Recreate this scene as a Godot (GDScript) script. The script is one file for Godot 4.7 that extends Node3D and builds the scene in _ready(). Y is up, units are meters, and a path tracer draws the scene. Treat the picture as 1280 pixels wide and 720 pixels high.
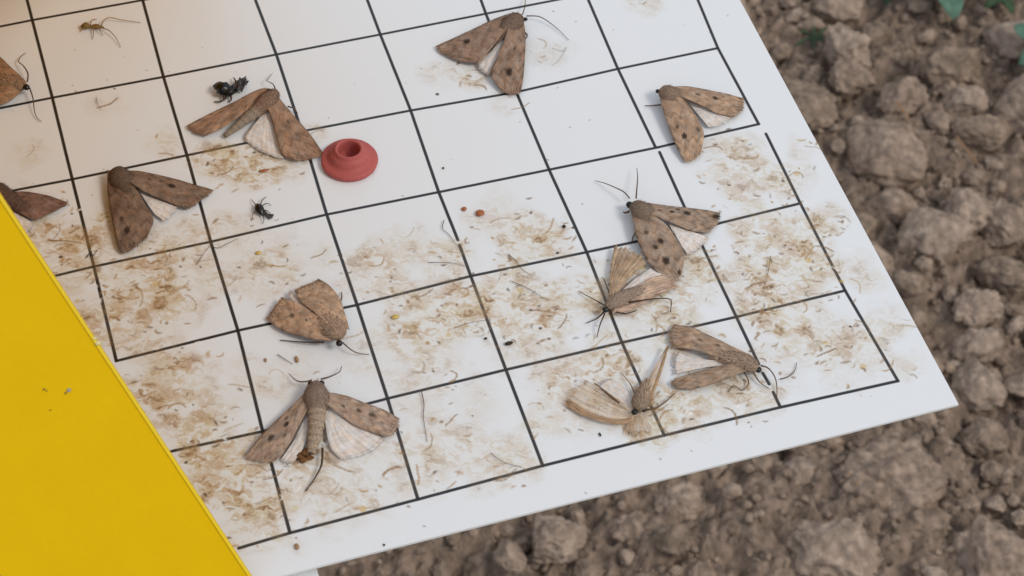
extends Node3D
# A pheromone trap over bare soil: white gridded sticky card with stuck moths, yellow tent panel, red rubber lure.
# Things on the card are laid out in card millimetres (x along the long edge, z towards the free front edge, y up); S turns them into metres.

const S := 0.001
var rng := RandomNumberGenerator.new()
var fine := FastNoiseLite.new()
var broad := FastNoiseLite.new()
var cells := FastNoiseLite.new()
var M := {}


# ---------- naming and labelling ----------
var taken := {}
func numbered(called: String) -> String:
	var n: int = taken.get(called, -1) + 1
	taken[called] = n
	return called if n == 0 else "%s_%03d" % [called, n]

func tag(o: Node3D, label: String, category: String, group := "", kind := "") -> Node3D:
	if label: o.set_meta("label", label)
	if category: o.set_meta("category", category)
	if group: o.set_meta("group", group)
	if kind: o.set_meta("kind", kind)
	return o

func base(called: String, at: Vector3) -> Node3D:
	var o := Node3D.new()
	o.name = numbered(called)
	o.position = at
	add_child(o, true)
	return o

func put(called: String, mesh: Mesh, mat: Material, parent: Node3D = null) -> MeshInstance3D:
	var o := MeshInstance3D.new()
	o.mesh = mesh
	o.material_override = mat
	if parent == null:
		o.name = numbered(called)
		add_child(o, true)
	else:
		o.name = called
		parent.add_child(o, true)
	return o


# ---------- curves and meshes ----------
func cat(p: Array, t: float) -> Vector3:
	# point at share t of a smooth curve through p
	var n := p.size() - 1
	if n <= 0: return p[0]
	var x := clampf(t, 0.0, 1.0) * n
	var i := mini(int(x), n - 1)
	var f := x - i
	var a: Vector3 = p[maxi(i - 1, 0)]
	var b: Vector3 = p[i]
	var c: Vector3 = p[i + 1]
	var d: Vector3 = p[mini(i + 2, n)]
	return b.cubic_interpolate(c, a, d, f)

func even(p: Array, count: int) -> Array:
	# the same curve at even steps of length
	var raw := []
	var lens := [0.0]
	for k in 49:
		raw.append(cat(p, k / 48.0))
		if k: lens.append(lens[k - 1] + raw[k].distance_to(raw[k - 1]))
	var out := []
	var j := 0
	for k in count:
		var want: float = lens[48] * k / (count - 1.0)
		while j < 47 and lens[j + 1] < want: j += 1
		var span: float = maxf(lens[j + 1] - lens[j], 1e-9)
		out.append(raw[j].lerp(raw[j + 1], clampf((want - lens[j]) / span, 0.0, 1.0)))
	return out

func tube(st: SurfaceTool, pts: Array, radii: Array, sides := 8, flat := 1.0, lump := 0.0, tints := [Color.WHITE]) -> void:
	# a closed tapering sweep; flat squashes it in y
	var n := pts.size()
	var first: int = st.get_meta("n", 0)
	var up := Vector3.UP
	for i in n:
		var t: Vector3 = (pts[mini(i + 1, n - 1)] - pts[maxi(i - 1, 0)]).normalized()
		var side := t.cross(up)
		if side.length() < 0.05: side = t.cross(Vector3.RIGHT)
		side = side.normalized()
		var nn := side.cross(t).normalized()
		for k in sides:
			var a := TAU * k / sides
			var r: float = radii[i]
			var off := side * cos(a) * r - nn * sin(a) * r * flat
			var v: Vector3 = pts[i] + off
			if lump > 0.0:
				v += off.normalized() * lump * fine.get_noise_3d(v.x * 18000.0, v.y * 18000.0, v.z * 18000.0)
			st.set_color(tints[i % tints.size()])
			st.set_uv(Vector2(i / (n - 1.0), k / float(sides)))
			st.add_vertex(v)
	for e in 2:
		st.set_color(tints[0])
		st.set_uv(Vector2(e, 0.5))
		st.add_vertex(pts[0] if e == 0 else pts[n - 1])
	for i in n - 1:
		for k in sides:
			var a := first + i * sides + k
			var b := first + i * sides + (k + 1) % sides
			for q in [a, a + sides, b, b, a + sides, b + sides]: st.add_index(q)
	var c0 := first + n * sides
	for k in sides:
		var k2 := (k + 1) % sides
		for q in [c0, first + k, first + k2]: st.add_index(q)
		for q in [c0 + 1, first + (n - 1) * sides + k2, first + (n - 1) * sides + k]: st.add_index(q)
	st.set_meta("n", first + n * sides + 2)

func start() -> SurfaceTool:
	var st := SurfaceTool.new()
	st.begin(Mesh.PRIMITIVE_TRIANGLES)
	st.set_smooth_group(0)
	return st

func finish(st: SurfaceTool) -> ArrayMesh:
	st.generate_normals()
	return st.commit()

func strand(pts: Array, r0: float, r1: float, sides := 6) -> ArrayMesh:
	# an antenna, leg or straw: pts in metres
	var p := even(pts, 14)
	var rr := []
	for k in 14: rr.append(lerpf(r0, r1, k / 13.0))
	var st := start()
	tube(st, p, rr, sides)
	return finish(st)

func lathe(profile: Array, sides := 48, uneven := 0.0) -> ArrayMesh:
	# profile of (radius, height) from the bottom axis outward and round to the top axis
	var st := start()
	var n := profile.size()
	for i in n:
		for k in sides + 1:
			var a := TAU * k / sides
			st.set_uv(Vector2(k / float(sides), i / (n - 1.0)))
			var q: float = 1.0 + uneven * (fine.get_noise_2d(cos(a) * 22.0 + i * 2.0, sin(a) * 22.0) + sin(a * 2.0 + 1.0))
			st.add_vertex(Vector3(cos(a) * profile[i].x * q, profile[i].y * (2.0 - q), sin(a) * profile[i].x * q))
	var w := sides + 1
	for i in n - 1:
		for k in sides:
			var a := i * w + k
			for q in [a, a + 1, a + w, a + 1, a + w + 1, a + w]: st.add_index(q)
	return finish(st)

func sheet(corners_top: Array, thick: Vector3) -> ArrayMesh:
	# a flat sheet with thickness: polygon corners of its upper face, in order, and the way down to the lower face; uv in metres
	var st := SurfaceTool.new()
	st.begin(Mesh.PRIMITIVE_TRIANGLES)
	st.set_smooth_group(-1)
	var n := corners_top.size()
	var ax: Vector3 = (corners_top[1] - corners_top[0]).normalized()
	var nrm: Vector3 = -thick.normalized()
	var ay := nrm.cross(ax)
	var o: Vector3 = corners_top[0]
	var uvof := func(v: Vector3) -> Vector2: return Vector2((v - o).dot(ax), (v - o).dot(ay))
	var area := 0.0
	for k in range(1, n - 1):
		area += (corners_top[k] - o).cross(corners_top[k + 1] - o).dot(nrm)
	var cw := area < 0.0
	for k in range(1, n - 1):
		var t := [corners_top[0], corners_top[k], corners_top[k + 1]]
		if not cw: t.reverse()
		for v in t:
			st.set_uv(uvof.call(v)); st.add_vertex(v)
		t.reverse()
		for v in t:
			st.set_uv(uvof.call(v)); st.add_vertex(v + thick)
	for k in n:
		var a: Vector3 = corners_top[k]
		var b: Vector3 = corners_top[(k + 1) % n]
		var q := [a, b, b + thick, a, b + thick, a + thick]
		if cw: q.reverse()
		for v in q:
			st.set_uv(uvof.call(v)); st.add_vertex(v)
	st.generate_normals()
	return st.commit()

func icosphere(level: int) -> Array:
	var t := (1.0 + sqrt(5.0)) / 2.0
	var v := PackedVector3Array()
	for p in [[-1, t, 0], [1, t, 0], [-1, -t, 0], [1, -t, 0], [0, -1, t], [0, 1, t], [0, -1, -t], [0, 1, -t], [t, 0, -1], [t, 0, 1], [-t, 0, -1], [-t, 0, 1]]:
		v.append(Vector3(p[0], p[1], p[2]).normalized())
	var f := [0, 11, 5, 0, 5, 1, 0, 1, 7, 0, 7, 10, 0, 10, 11, 1, 5, 9, 5, 11, 4, 11, 10, 2, 10, 7, 6, 7, 1, 8, 3, 9, 4, 3, 4, 2, 3, 2, 6, 3, 6, 8, 3, 8, 9, 4, 9, 5, 2, 4, 11, 6, 2, 10, 8, 6, 7, 9, 8, 1]
	for l in level:
		var mid := {}
		var g := []
		for k in range(0, f.size(), 3):
			var m := []
			for e in 3:
				var a: int = f[k + e]
				var b: int = f[k + (e + 1) % 3]
				var key := mini(a, b) * 100000 + maxi(a, b)
				if not mid.has(key):
					mid[key] = v.size()
					v.append(((v[a] + v[b]) / 2.0).normalized())
				m.append(mid[key])
			g.append_array([f[k], m[0], m[2], f[k + 1], m[1], m[0], f[k + 2], m[2], m[1], m[0], m[1], m[2]])
		f = g
	return [v, f]


# ---------- moths ----------
func wing_paint(tone: Color, marks: Array, seed_: int, fade := 1.0, streak := 0.2, speckle := 0.26, veins := 0.05, clear := 1.0) -> StandardMaterial3D:
	# forewing scales: cross lines, speckle, veins and spots over a base colour; u runs base to outer margin, v from leading to trailing edge
	var w := 224
	var h := 112
	var bytes := PackedByteArray()
	bytes.resize(w * h * 4)
	var s := seed_ * 37.0
	for y in h:
		var v := y / (h - 1.0)
		for x in w:
			var u := x / (w - 1.0)
			var k := 1.0
			k += speckle * 1.2 * fine.get_noise_2d(x * 15.0 + s, y * 14.0)
			k += speckle * 1.1 * fine.get_noise_2d(x * 7.0 - s, y * 6.5 + 40.0)
			k += streak * fine.get_noise_2d(x * 2.6 + s, y * 4.0 + s)
			k += 0.22 * broad.get_noise_2d(x * 1.3 + s * 3.0, y * 1.6)
			var wob := 0.035 * sin(v * 21.0 + s) + 0.02 * fine.get_noise_2d(s, y * 6.0)
			for line in [[0.28, 0.014, 0.34], [0.33, 0.02, -0.12], [0.48, 0.045, 0.2], [0.69, 0.014, 0.34], [0.74, 0.02, -0.14], [0.84, 0.03, 0.26]]:
				k -= line[2] * fade * exp(-pow((u + wob - line[0] - 0.06 * v) / line[1], 2.0))
			k -= 0.34 * fade * exp(-pow(v / 0.06, 2.0)) * (0.6 + 0.4 * sin(u * 40.0 + s))
			var ray := absf(sin((v + 0.03 * sin(u * 5.0)) * 23.0))
			k -= veins * (1.0 - smoothstep(0.0, 0.35, ray))
			k += 0.5 * veins * smoothstep(0.8, 1.0, ray)
			k *= 1.0 + (0.4 if fade > 0.2 else 0.1) * broad.get_noise_2d(x * 0.75 + s * 5.0, y * 1.0 - s)
			var dot := pow(absf(sin(v * 22.0)), 6.0)
			k -= 0.5 * fade * dot * exp(-pow((u - 0.955) / 0.022, 2.0))
			k -= 0.24 * exp(-pow((u - 0.985) / 0.012, 2.0))
			k += 0.20 * fade * smoothstep(0.99, 1.0, u) * sin(v * 60.0)
			var c := tone * maxf(k, 0.15)
			c = c.lerp(Color(c.r * 1.05, c.g * 0.94, c.b * 0.84), 0.4 + 1.2 * broad.get_noise_2d(x * 1.1, y * 1.4 + s))
			for m in marks:
				var d = Vector2((u - m[0]) / (m[2] * 1.25), (v - m[1]) / (m[2] * 2.3)).length() + 0.5 * fine.get_noise_2d(x * 5.0, y * 5.0 + s) + 0.25 * fine.get_noise_2d(x * 11.0, y * 11.0 - s)
				var a: float = (1.0 - smoothstep(0.6, 1.15, d)) * minf(m[3] * 1.25, 0.95)
				c = c.lerp(Color(0.030, 0.020, 0.015), a)
			c = c.linear_to_srgb()
			var at := (y * w + x) * 4
			bytes[at] = clampi(int(c.r * 255.0), 0, 255)
			bytes[at + 1] = clampi(int(c.g * 255.0), 0, 255)
			bytes[at + 2] = clampi(int(c.b * 255.0), 0, 255)
			var al := 1.0
			if clear < 1.0:
				al = clampf(clear + 0.5 * fine.get_noise_2d(x * 5.0, y * 5.0 - s) + 0.55 * (1.0 - smoothstep(0.0, 0.4, absf(sin(v * 16.0)))) + 0.4 * exp(-pow(v / 0.1, 2.0)), 0.12, 1.0)
			bytes[at + 3] = int(al * 255.0)
	var m3 := StandardMaterial3D.new()
	m3.albedo_texture = ImageTexture.create_from_image(Image.create_from_data(w, h, false, Image.FORMAT_RGBA8, bytes))
	if clear < 1.0: m3.transparency = BaseMaterial3D.TRANSPARENCY_ALPHA
	m3.roughness = 0.85
	m3.metallic_specular = 0.25
	m3.texture_repeat = false
	m3.heightmap_enabled = false
	return m3

func wing_mesh(lead: Array, trail: Array, bow: float, bulge: float, seed_: int, ragged := 0.12, thick := 0.1, fold := 0.14, pleat := 0.02) -> ArrayMesh:
	# a wing lofted between its leading and trailing edges (mm), with thickness, a rounded outer margin and a frayed fringe
	var nu := 40
	var nv := 16
	var a := even(lead, nu + 1)
	var b := even(trail, nu + 1)
	var top := []
	for i in nu + 1:
		var u := i / float(nu)
		for j in nv + 1:
			var v := j / float(nv)
			var p: Vector3 = a[i].lerp(b[i], v)
			var along: Vector3 = (a[nu].lerp(b[nu], v) - a[nu - 6].lerp(b[nu - 6], v)).normalized()
			var fr := ragged * (0.5 + 0.5 * fine.get_noise_2d(v * 900.0 + seed_ * 13.0, seed_)) + ragged * 0.7 * rng.randf_range(-1, 1)
			p += along * (bow * pow(sin(PI * clampf(v, 0.02, 0.98)), 0.8) * pow(u, 5.0) + (fr if i == nu else 0.0))
			p.y += bulge * sin(PI * v) * sin(PI * minf(u * 1.1, 1.0)) + fold * fine.get_noise_3d(u * 60.0, v * 45.0, seed_ * 9.0)
			p.y += pleat * sin(v * 34.0) * u
			p.y = maxf(p.y, 0.3)
			top.append(p)
	var w := nv + 1
	var nrm: Vector3 = (top[20 * w + 8 + w] - top[20 * w + 8]).cross(top[20 * w + 9] - top[20 * w + 8])
	var flip := nrm.y < 0.0
	var st := start()
	for side in 2:
		for i in nu + 1:
			for j in nv + 1:
				var p: Vector3 = top[i * w + j]
				if side: p -= Vector3(0, thick, 0)
				st.set_uv(Vector2(i / float(nu), j / float(nv)))
				st.add_vertex(p * S)
	var n := top.size()
	var face := func(q: Array, turn: bool):
		if turn: q.reverse()
		for e in q: st.add_index(e)
	for i in nu:
		for j in nv:
			var k := i * w + j
			face.call([k, k + 1, k + w], flip)
			face.call([k + 1, k + w + 1, k + w], flip)
			face.call([n + k, n + k + w, n + k + 1], flip)
			face.call([n + k + 1, n + k + w, n + k + w + 1], flip)
	var rim := []
	for i in nu: rim.append([i * w, (i + 1) * w])
	for j in nv: rim.append([nu * w + j, nu * w + j + 1])
	for i in nu: rim.append([(nu - i) * w + nv, (nu - i - 1) * w + nv])
	for j in nv: rim.append([nv - j, nv - j - 1])
	for e in rim:
		face.call([e[0], e[0] + n, e[1]], not flip)
		face.call([e[1], e[0] + n, e[1] + n], not flip)
	# fringe of loose scales along the outer margin
	var count := 2 * n
	for k in 70:
		var f := rng.randf() * nv * 0.999
		var j := int(f)
		var c: Vector3 = top[nu * w + j].lerp(top[nu * w + j + 1], f - j)
		var inner: Vector3 = top[(nu - 5) * w + j]
		var d := (c - inner).normalized()
		var across: Vector3 = (top[nu * w + j + 1] - top[nu * w + j]).normalized() * rng.randf_range(0.08, 0.2)
		var tip := c + d * rng.randf_range(0.15, 0.15 + 2.2 * ragged) + across * rng.randf_range(-1.5, 1.5)
		for q in [c - across - d * 0.2, tip, c + across - d * 0.2]:
			st.set_uv(Vector2(1.0, clampf(f / nv, 0.0, 1.0)))
			st.add_vertex((q - Vector3(0, 0.03, 0)) * S)
		for q in ([0, 2, 1] if flip else [0, 1, 2]): st.add_index(count + k * 3 + q)
	return finish(st)

func mm(p: Array) -> Array:
	var out := []
	for v in p: out.append(v * S)
	return out

func hairs(spine: Array, radii: Array, flat: float, count: int, length: float, tone: Color, share := 1.0) -> ArrayMesh:
	# loose scales and hairs standing off the body, leaning towards the tail
	var st := SurfaceTool.new()
	st.begin(Mesh.PRIMITIVE_TRIANGLES)
	st.set_smooth_group(-1)
	var n := spine.size()
	for k in count:
		var i := rng.randi_range(0, int((n - 2) * share))
		var f := rng.randf()
		var c: Vector3 = spine[i].lerp(spine[i + 1], f)
		var r: float = lerpf(radii[i], radii[i + 1], f)
		var t: Vector3 = (spine[i + 1] - spine[i]).normalized()
		var side := t.cross(Vector3.UP).normalized()
		var up := side.cross(t).normalized()
		var a := rng.randf_range(-0.35, PI + 0.35)
		var out := side * cos(a) + up * sin(a) * flat
		var p := c + out * r * 0.97
		var d := (out.normalized() * rng.randf_range(0.15, 0.9) + t * rng.randf_range(0.3, 1.2) + side * rng.randf_range(-0.4, 0.4)).normalized()
		var wv := d.cross(out).normalized() * rng.randf_range(0.03, 0.06)
		var l := length * rng.randf_range(0.5, 1.1)
		var shade := rng.randf_range(0.9, 1.1)
		st.set_color(Color(tone.r * shade, tone.g * shade, tone.b * shade))
		for v in [p - wv, p + d * l, p + wv]: st.add_vertex(v * S)
	st.generate_normals()
	return st.commit()

func moth(label: String, tone: Color, spine: Array, radii: Array, seed_: int, hair := 1500, belly := Color.BLACK) -> Node3D:
	# spine from head to tail tip in mm; the body is one sweep, its hair a child
	var at: Vector3 = spine[1]
	var root := base("moth", Vector3.ZERO)
	tag(root, label, "moth", "moths stuck to the gridded sticky card")
	var n := 30
	var p := even(spine, n)
	var r = []
	for k in n:
		var x := k / (n - 1.0) * (radii.size() - 1)
		var i := mini(int(x), radii.size() - 2)
		var q: float = lerpf(radii[i], radii[i + 1], smoothstep(0.0, 1.0, x - i))
		if k > n * 0.45: q *= 1.0 + 0.07 * sin(k * 2.4)
		if k == 0: q *= 0.35
		if k == 1: q *= 0.8
		r.append(q)
	var st := start()
	var rm := []
	for q in r: rm.append(q * S)
	var tints := []
	for k in n:
		var c := tone * 1.2
		if belly != Color.BLACK and k > n * 0.4:
			c = belly * (0.9 + 0.16 * sin(k * 2.4))
		elif k > n * 0.4:
			c = tone * (1.15 + 0.15 * sin(k * 2.4))
		tints.append(Color(c.r, c.g, c.b))
	tube(st, mm(p), rm, 16, 0.8, 0.08 * S, tints)
	var skin := StandardMaterial3D.new()
	skin.vertex_color_use_as_albedo = true
	skin.albedo_texture = M.speckle
	skin.uv1_triplanar = true
	skin.uv1_scale = Vector3.ONE * 120.0
	skin.roughness = 0.95
	skin.metallic_specular = 0.2
	put("body", finish(st), skin, root)
	put("hair", hairs(p, r, 0.8, hair, 1.0, tone * 1.42, 0.46 if belly != Color.BLACK else 1.0), M.hair, root)
	return root

func fore(root: Node3D, tone: Color, lead: Array, trail: Array, bow: float, marks: Array, seed_: int, bulge := 0.5, ragged := 0.2, fade := 1.0, clear := 1.0) -> void:
	put("forewing", wing_mesh(lead, trail, bow, bulge, seed_, ragged), wing_paint(tone, marks, seed_, fade, 0.2, 0.26, 0.05 if fade > 0.6 else 0.3, clear), root)

func hind(root: Node3D, lead: Array, trail: Array, bow: float, seed_: int, mat := "hindwing") -> void:
	put("hindwing", wing_mesh(lead, trail, bow, 0.2, seed_, 0.2, 0.08, 0.16, 0.06), M[mat], root)

func antenna(root: Node3D, pts: Array, r := 0.13) -> void:
	put("antenna", strand(mm(pts), r * S, r * 0.4 * S), M.antenna, root)

func leg(root: Node3D, pts: Array, r := 0.2, mat := "leg") -> void:
	put("leg", strand(mm(pts), r * S, r * 0.45 * S), M[mat], root)

func eye(root: Node3D, at: Vector3, r := 0.5) -> void:
	var e := SphereMesh.new()
	e.radius = r * S
	e.height = 1.8 * r * S
	e.radial_segments = 14
	e.rings = 8
	var o := put("eye", e, M.eye, root)
	o.position = at * S


# ---------- the printed and stained face of the card ----------
const TX := 2048
const TPM := 9.4
var ink: PackedByteArray
var origin := Vector2(-132.0, -132.0)

func blot(a: Vector2, b: Vector2, width: float, col: Color, alpha: float, soft := 1.0) -> void:
	# one pen stroke from a to b in card millimetres
	var p := (a - origin) * TPM
	var q := (b - origin) * TPM
	var r := width * TPM * 0.5
	var x0: int = maxi(int(minf(p.x, q.x) - r - soft - 1), 0)
	var x1 := mini(int(maxf(p.x, q.x) + r + soft + 1), TX - 1)
	var y0 := maxi(int(minf(p.y, q.y) - r - soft - 1), 0)
	var y1 := mini(int(maxf(p.y, q.y) + r + soft + 1), TX - 1)
	var d := q - p
	var dd := maxf(d.length_squared(), 1e-6)
	var cr := col.r * 255.0
	var cg := col.g * 255.0
	var cb := col.b * 255.0
	for y in range(y0, y1 + 1):
		for x in range(x0, x1 + 1):
			var w := Vector2(x, y)
			var t := clampf((w - p).dot(d) / dd, 0.0, 1.0)
			var e := w.distance_to(p + d * t) - r
			if e < soft:
				var k := alpha if e <= 0.0 else alpha * (1.0 - e / soft)
				var at := (y * TX + x) * 3
				ink[at] = int(lerpf(ink[at], cr, k))
				ink[at + 1] = int(lerpf(ink[at + 1], cg, k))
				ink[at + 2] = int(lerpf(ink[at + 2], cb, k))

func pen(pts: Array, width: float, col: Color, alpha: float, soft := 1.0) -> void:
	for k in pts.size() - 1: blot(pts[k], pts[k + 1], width, col, alpha, soft)

func paint_card(rows: Array, stains: Array) -> ImageTexture:
	ink = PackedByteArray()
	ink.resize(TX * TX * 3)
	for y in 8:
		for x in TX:
			for c in 3: ink[(y * TX + x) * 3 + c] = [227, 229, 233][c]
	var strip := ink.slice(0, TX * 8 * 3)
	ink = PackedByteArray()
	for k in TX / 8: ink.append_array(strip)
	# the glued field inside the margins is a little creamier than the bare board
	var half := PackedByteArray()
	var gx := int((80.5 - origin.x) * TPM)
	var gy := int((77.5 - origin.y) * TPM)
	for y in gy:
		for x in gx:
			var at := (y * TX + x) * 3
			var edge := mini(gx - x, gy - y) + int(6.0 * fine.get_noise_2d(x * 1.3, y * 1.3))
			if edge < 0: continue
			var f := minf(edge / 14.0, 1.0)
			ink[at + 1] -= int(0.5 * f)
			ink[at + 2] -= int((0.5 + 1.0 * broad.get_noise_2d(x * 0.12, y * 0.12)) * f)
	# printed grid
	for l in rows: pen(l, 0.52, Color(0.10, 0.10, 0.11), 0.93, 1.3)
	# broad smears, worked out coarsely and laid over
	var n := 1024
	var k4 := TX / n
	var g := 2
	var m := n / g
	var amount := PackedFloat32Array()
	amount.resize(m * m)
	for s in stains:
		var c: Vector2 = (Vector2(s[0], s[1]) - origin) * TPM / (k4 * g)
		var r: float = s[2] * TPM / (k4 * g)
		for y in range(maxi(int(c.y - r * 1.5), 0), mini(int(c.y + r * 1.5), m)):
			for x in range(maxi(int(c.x - r * 1.5), 0), mini(int(c.x + r * 1.5), m)):
				var d := Vector2(x, y).distance_to(c) / r + 0.5 * broad.get_noise_2d(x * 1.6, y * 1.6)
				if d < 1.0:
					var a: float = s[3] * minf(1.0, (1.0 - d) * 1.8)
					amount[y * m + x] = 1.0 - (1.0 - amount[y * m + x]) * (1.0 - clampf(a, 0.0, 1.0))
	var cover := PackedByteArray()
	cover.resize(n * n * 4)
	for y in n:
		for x in n:
			var a: float = amount[(y / g) * m + x / g]
			if a <= 0.004: continue
			var wx := x + 6.0 * fine.get_noise_2d(x * 1.1, y * 1.1)
			var wy := y + 6.0 * fine.get_noise_2d(x * 1.1 + 70.0, y * 1.1)
			# smeared wing dust: soft patches, brushed streaks along two directions, fine crumbs
			var soft := 0.5 + 0.6 * broad.get_noise_2d(wx * 1.5 + 99.0, wy * 1.5)
			var brush := 0.5 + 0.6 * fine.get_noise_2d((wx + wy * 0.3) * 0.7, (wy - wx * 0.35) * 2.6)
			var crumb := 0.5 + 0.6 * fine.get_noise_2d(wx * 4.2, wy * 4.2 + 31.0)
			var where := soft * 0.58 + brush * 0.38 + crumb * 0.12
			var al: float = a * (0.18 + 0.40 * smoothstep(0.34, 0.68, where) + 0.42 * smoothstep(0.58, 0.90, where))
			var warm := 0.5 + 0.7 * broad.get_noise_2d(x * 1.3 - 70.0, y * 1.3)
			var col := Color(0.66, 0.48, 0.30).lerp(Color(0.76, 0.66, 0.47), clampf(warm, 0.0, 1.0))
			col = Color(0.80, 0.75, 0.62).lerp(col, smoothstep(0.3, 0.6, where))
			col = col.lerp(Color(0.42, 0.29, 0.18), 0.8 * smoothstep(0.66, 0.9, where))
			var at := (y * n + x) * 4
			cover[at] = int(col.r * 255.0)
			cover[at + 1] = int(col.g * 255.0)
			cover[at + 2] = int(col.b * 255.0)
			cover[at + 3] = int(clampf(al, 0.0, 0.85) * 255.0)
	var over := Image.create_from_data(n, n, false, Image.FORMAT_RGBA8, cover)
	over.fix_alpha_edges()
	over.resize(TX, TX, Image.INTERPOLATE_CUBIC)
	var face := Image.create_from_data(TX, TX, false, Image.FORMAT_RGB8, ink)
	face.convert(Image.FORMAT_RGBA8)
	face.blend_rect(over, Rect2i(0, 0, TX, TX), Vector2i.ZERO)
	face.convert(Image.FORMAT_RGB8)
	ink = face.get_data()
	# hairs, scales and droppings left in the glue
	for s in stains:
		var count := int(s[2] * s[2] * 0.30 * s[4])
		for k in count:
			var a := rng.randf() * TAU
			var rad: float = s[2] * sqrt(rng.randf()) * 1.05
			var c := Vector2(s[0], s[1]) + Vector2(cos(a), sin(a)) * rad
			if 0.5 + 0.6 * broad.get_noise_2d(c.x * 5.5 + 300.0, c.y * 5.5) < 0.40 + 0.25 * rng.randf(): continue
			var pick := rng.randf()
			var col := Color(0.62, 0.46, 0.30).lerp(Color(0.70, 0.56, 0.40), rng.randf())
			var wid := rng.randf_range(0.08, 0.3)
			var al := rng.randf_range(0.12, 0.42)
			var soft := rng.randf_range(1.2, 3.5)
			var l := rng.randf_range(0.3, 1.8)
			if pick > 0.45: col = Color(0.50, 0.38, 0.27)
			if pick > 0.74:
				col = Color(0.33, 0.26, 0.20)
				l *= 0.7
				wid *= 0.7
			if pick > 0.985:
				col = Color(0.17, 0.14, 0.12)
				l *= 0.3
				al = 0.5
				wid = rng.randf_range(0.1, 0.32)
			if pick < 0.035:
				col = Color(0.80, 0.68, 0.42)
				l = 0.3
				wid = rng.randf_range(0.4, 1.1)
				al *= 0.7
				soft = 3.5
			if pick > 0.05 and pick < 0.12:
				col = Color(0.93, 0.92, 0.90)
				wid = 0.25
				al = 0.5
			var dir := rng.randf_range(-0.9, 0.6) + (PI if rng.randf() < 0.5 else 0.0)
			if rng.randf() < 0.35: dir = rng.randf() * TAU
			var p = c
			var bend := rng.randf_range(-0.7, 0.7)
			var line := [p]
			for e in 3:
				p += Vector2(cos(dir), sin(dir)) * l / 3.0
				dir += bend
				line.append(p)
			pen(line, wid, col, al, soft)
	# long wisps: imprints of legs, feelers and wing edges dragged through the glue
	for s in stains:
		for k in int(s[2] * s[2] * 0.012 * s[3] + 1.0):
			var a := rng.randf() * TAU
			var p: Vector2 = Vector2(s[0], s[1]) + Vector2(cos(a), sin(a)) * s[2] * 0.8 * sqrt(rng.randf())
			var dir := rng.randf_range(-1.0, 0.7)
			var bend := rng.randf_range(-0.35, 0.35)
			var line := [p]
			for e in 7:
				p += Vector2(cos(dir), sin(dir)) * rng.randf_range(0.35, 0.95)
				dir += bend + rng.randf_range(-0.3, 0.3)
				line.append(p)
			pen(line, rng.randf_range(0.06, 0.2), Color(0.50, 0.40, 0.31).lerp(Color(0.66, 0.52, 0.36), rng.randf()), rng.randf_range(0.2, 0.6), rng.randf_range(1.0, 3.0))
	# faint dust over the whole print
	for k in 240:
		var c := Vector2(rng.randf_range(-130, 85), rng.randf_range(-130, 84))
		blot(c, c + Vector2(rng.randf_range(-0.3, 0.3), rng.randf_range(-0.3, 0.3)), rng.randf_range(0.1, 0.3), Color(0.45, 0.40, 0.36), rng.randf_range(0.1, 0.45), 1.2)
	return ImageTexture.create_from_image(Image.create_from_data(TX, TX, false, Image.FORMAT_RGB8, ink))


# ---------- bare soil ----------
const GROUND := -0.35

func soil_height(x: float, z: float) -> float:
	# crumbly tilled soil: low swells, lumps packed like crust, crumbs
	var wx := x + 0.010 * fine.get_noise_2d(x * 900.0, z * 900.0 + 50.0)
	var wz := z + 0.010 * fine.get_noise_2d(x * 900.0 + 80.0, z * 900.0)
	var h := 0.016 * broad.get_noise_2d(x * 260.0, z * 260.0)
	var a := 1.0 + cells.get_noise_2d(wx * 900.0, wz * 900.0)
	h += 0.013 * (1.0 - minf(a * 0.8, 1.0)) 
	var b := 1.0 + cells.get_noise_2d(wx * 2600.0 + 400.0, wz * 2600.0)
	h += 0.0055 * (1.0 - minf(b * 0.8, 1.0))
	h += 0.0022 * fine.get_noise_2d(x * 2600.0, z * 2600.0) + 0.0012 * fine.get_noise_2d(x * 6500.0, z * 6500.0)
	return GROUND - 0.011 + h

func spread(lo: float, hi: float, step: float, far: float) -> PackedFloat32Array:
	# even steps between lo and hi, then ever wider ones out to far
	var out := PackedFloat32Array()
	var s := step
	var x := lo
	var left := []
	while x > -far:
		s *= 1.35
		x -= s
		left.append(x)
	left.reverse()
	for v in left: out.append(v)
	x = lo
	while x < hi:
		out.append(x)
		x += step
	s = step
	while x < far:
		out.append(x)
		s *= 1.35
		x += s
	return out

func ground() -> void:
	var xs := spread(-0.22, 0.50, 0.0022, 90.0)
	var zs := spread(-0.60, 0.06, 0.0022, 90.0)
	var v := PackedVector3Array()
	var idx := PackedInt32Array()
	var nx := xs.size()
	for z in zs:
		for x in xs:
			v.append(Vector3(x, soil_height(x, z), z))
	for j in zs.size() - 1:
		for i in nx - 1:
			var k := j * nx + i
			idx.append_array([k, k + 1, k + nx, k + 1, k + nx + 1, k + nx])
	var st := start()
	for p in v: st.add_vertex(p)
	for i in idx: st.add_index(i)
	var o := put("ground", finish(st), M.soil)
	tag(o, "bare brown tilled soil, dry and crumbly, below the trap", "soil", "", "structure")

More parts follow.
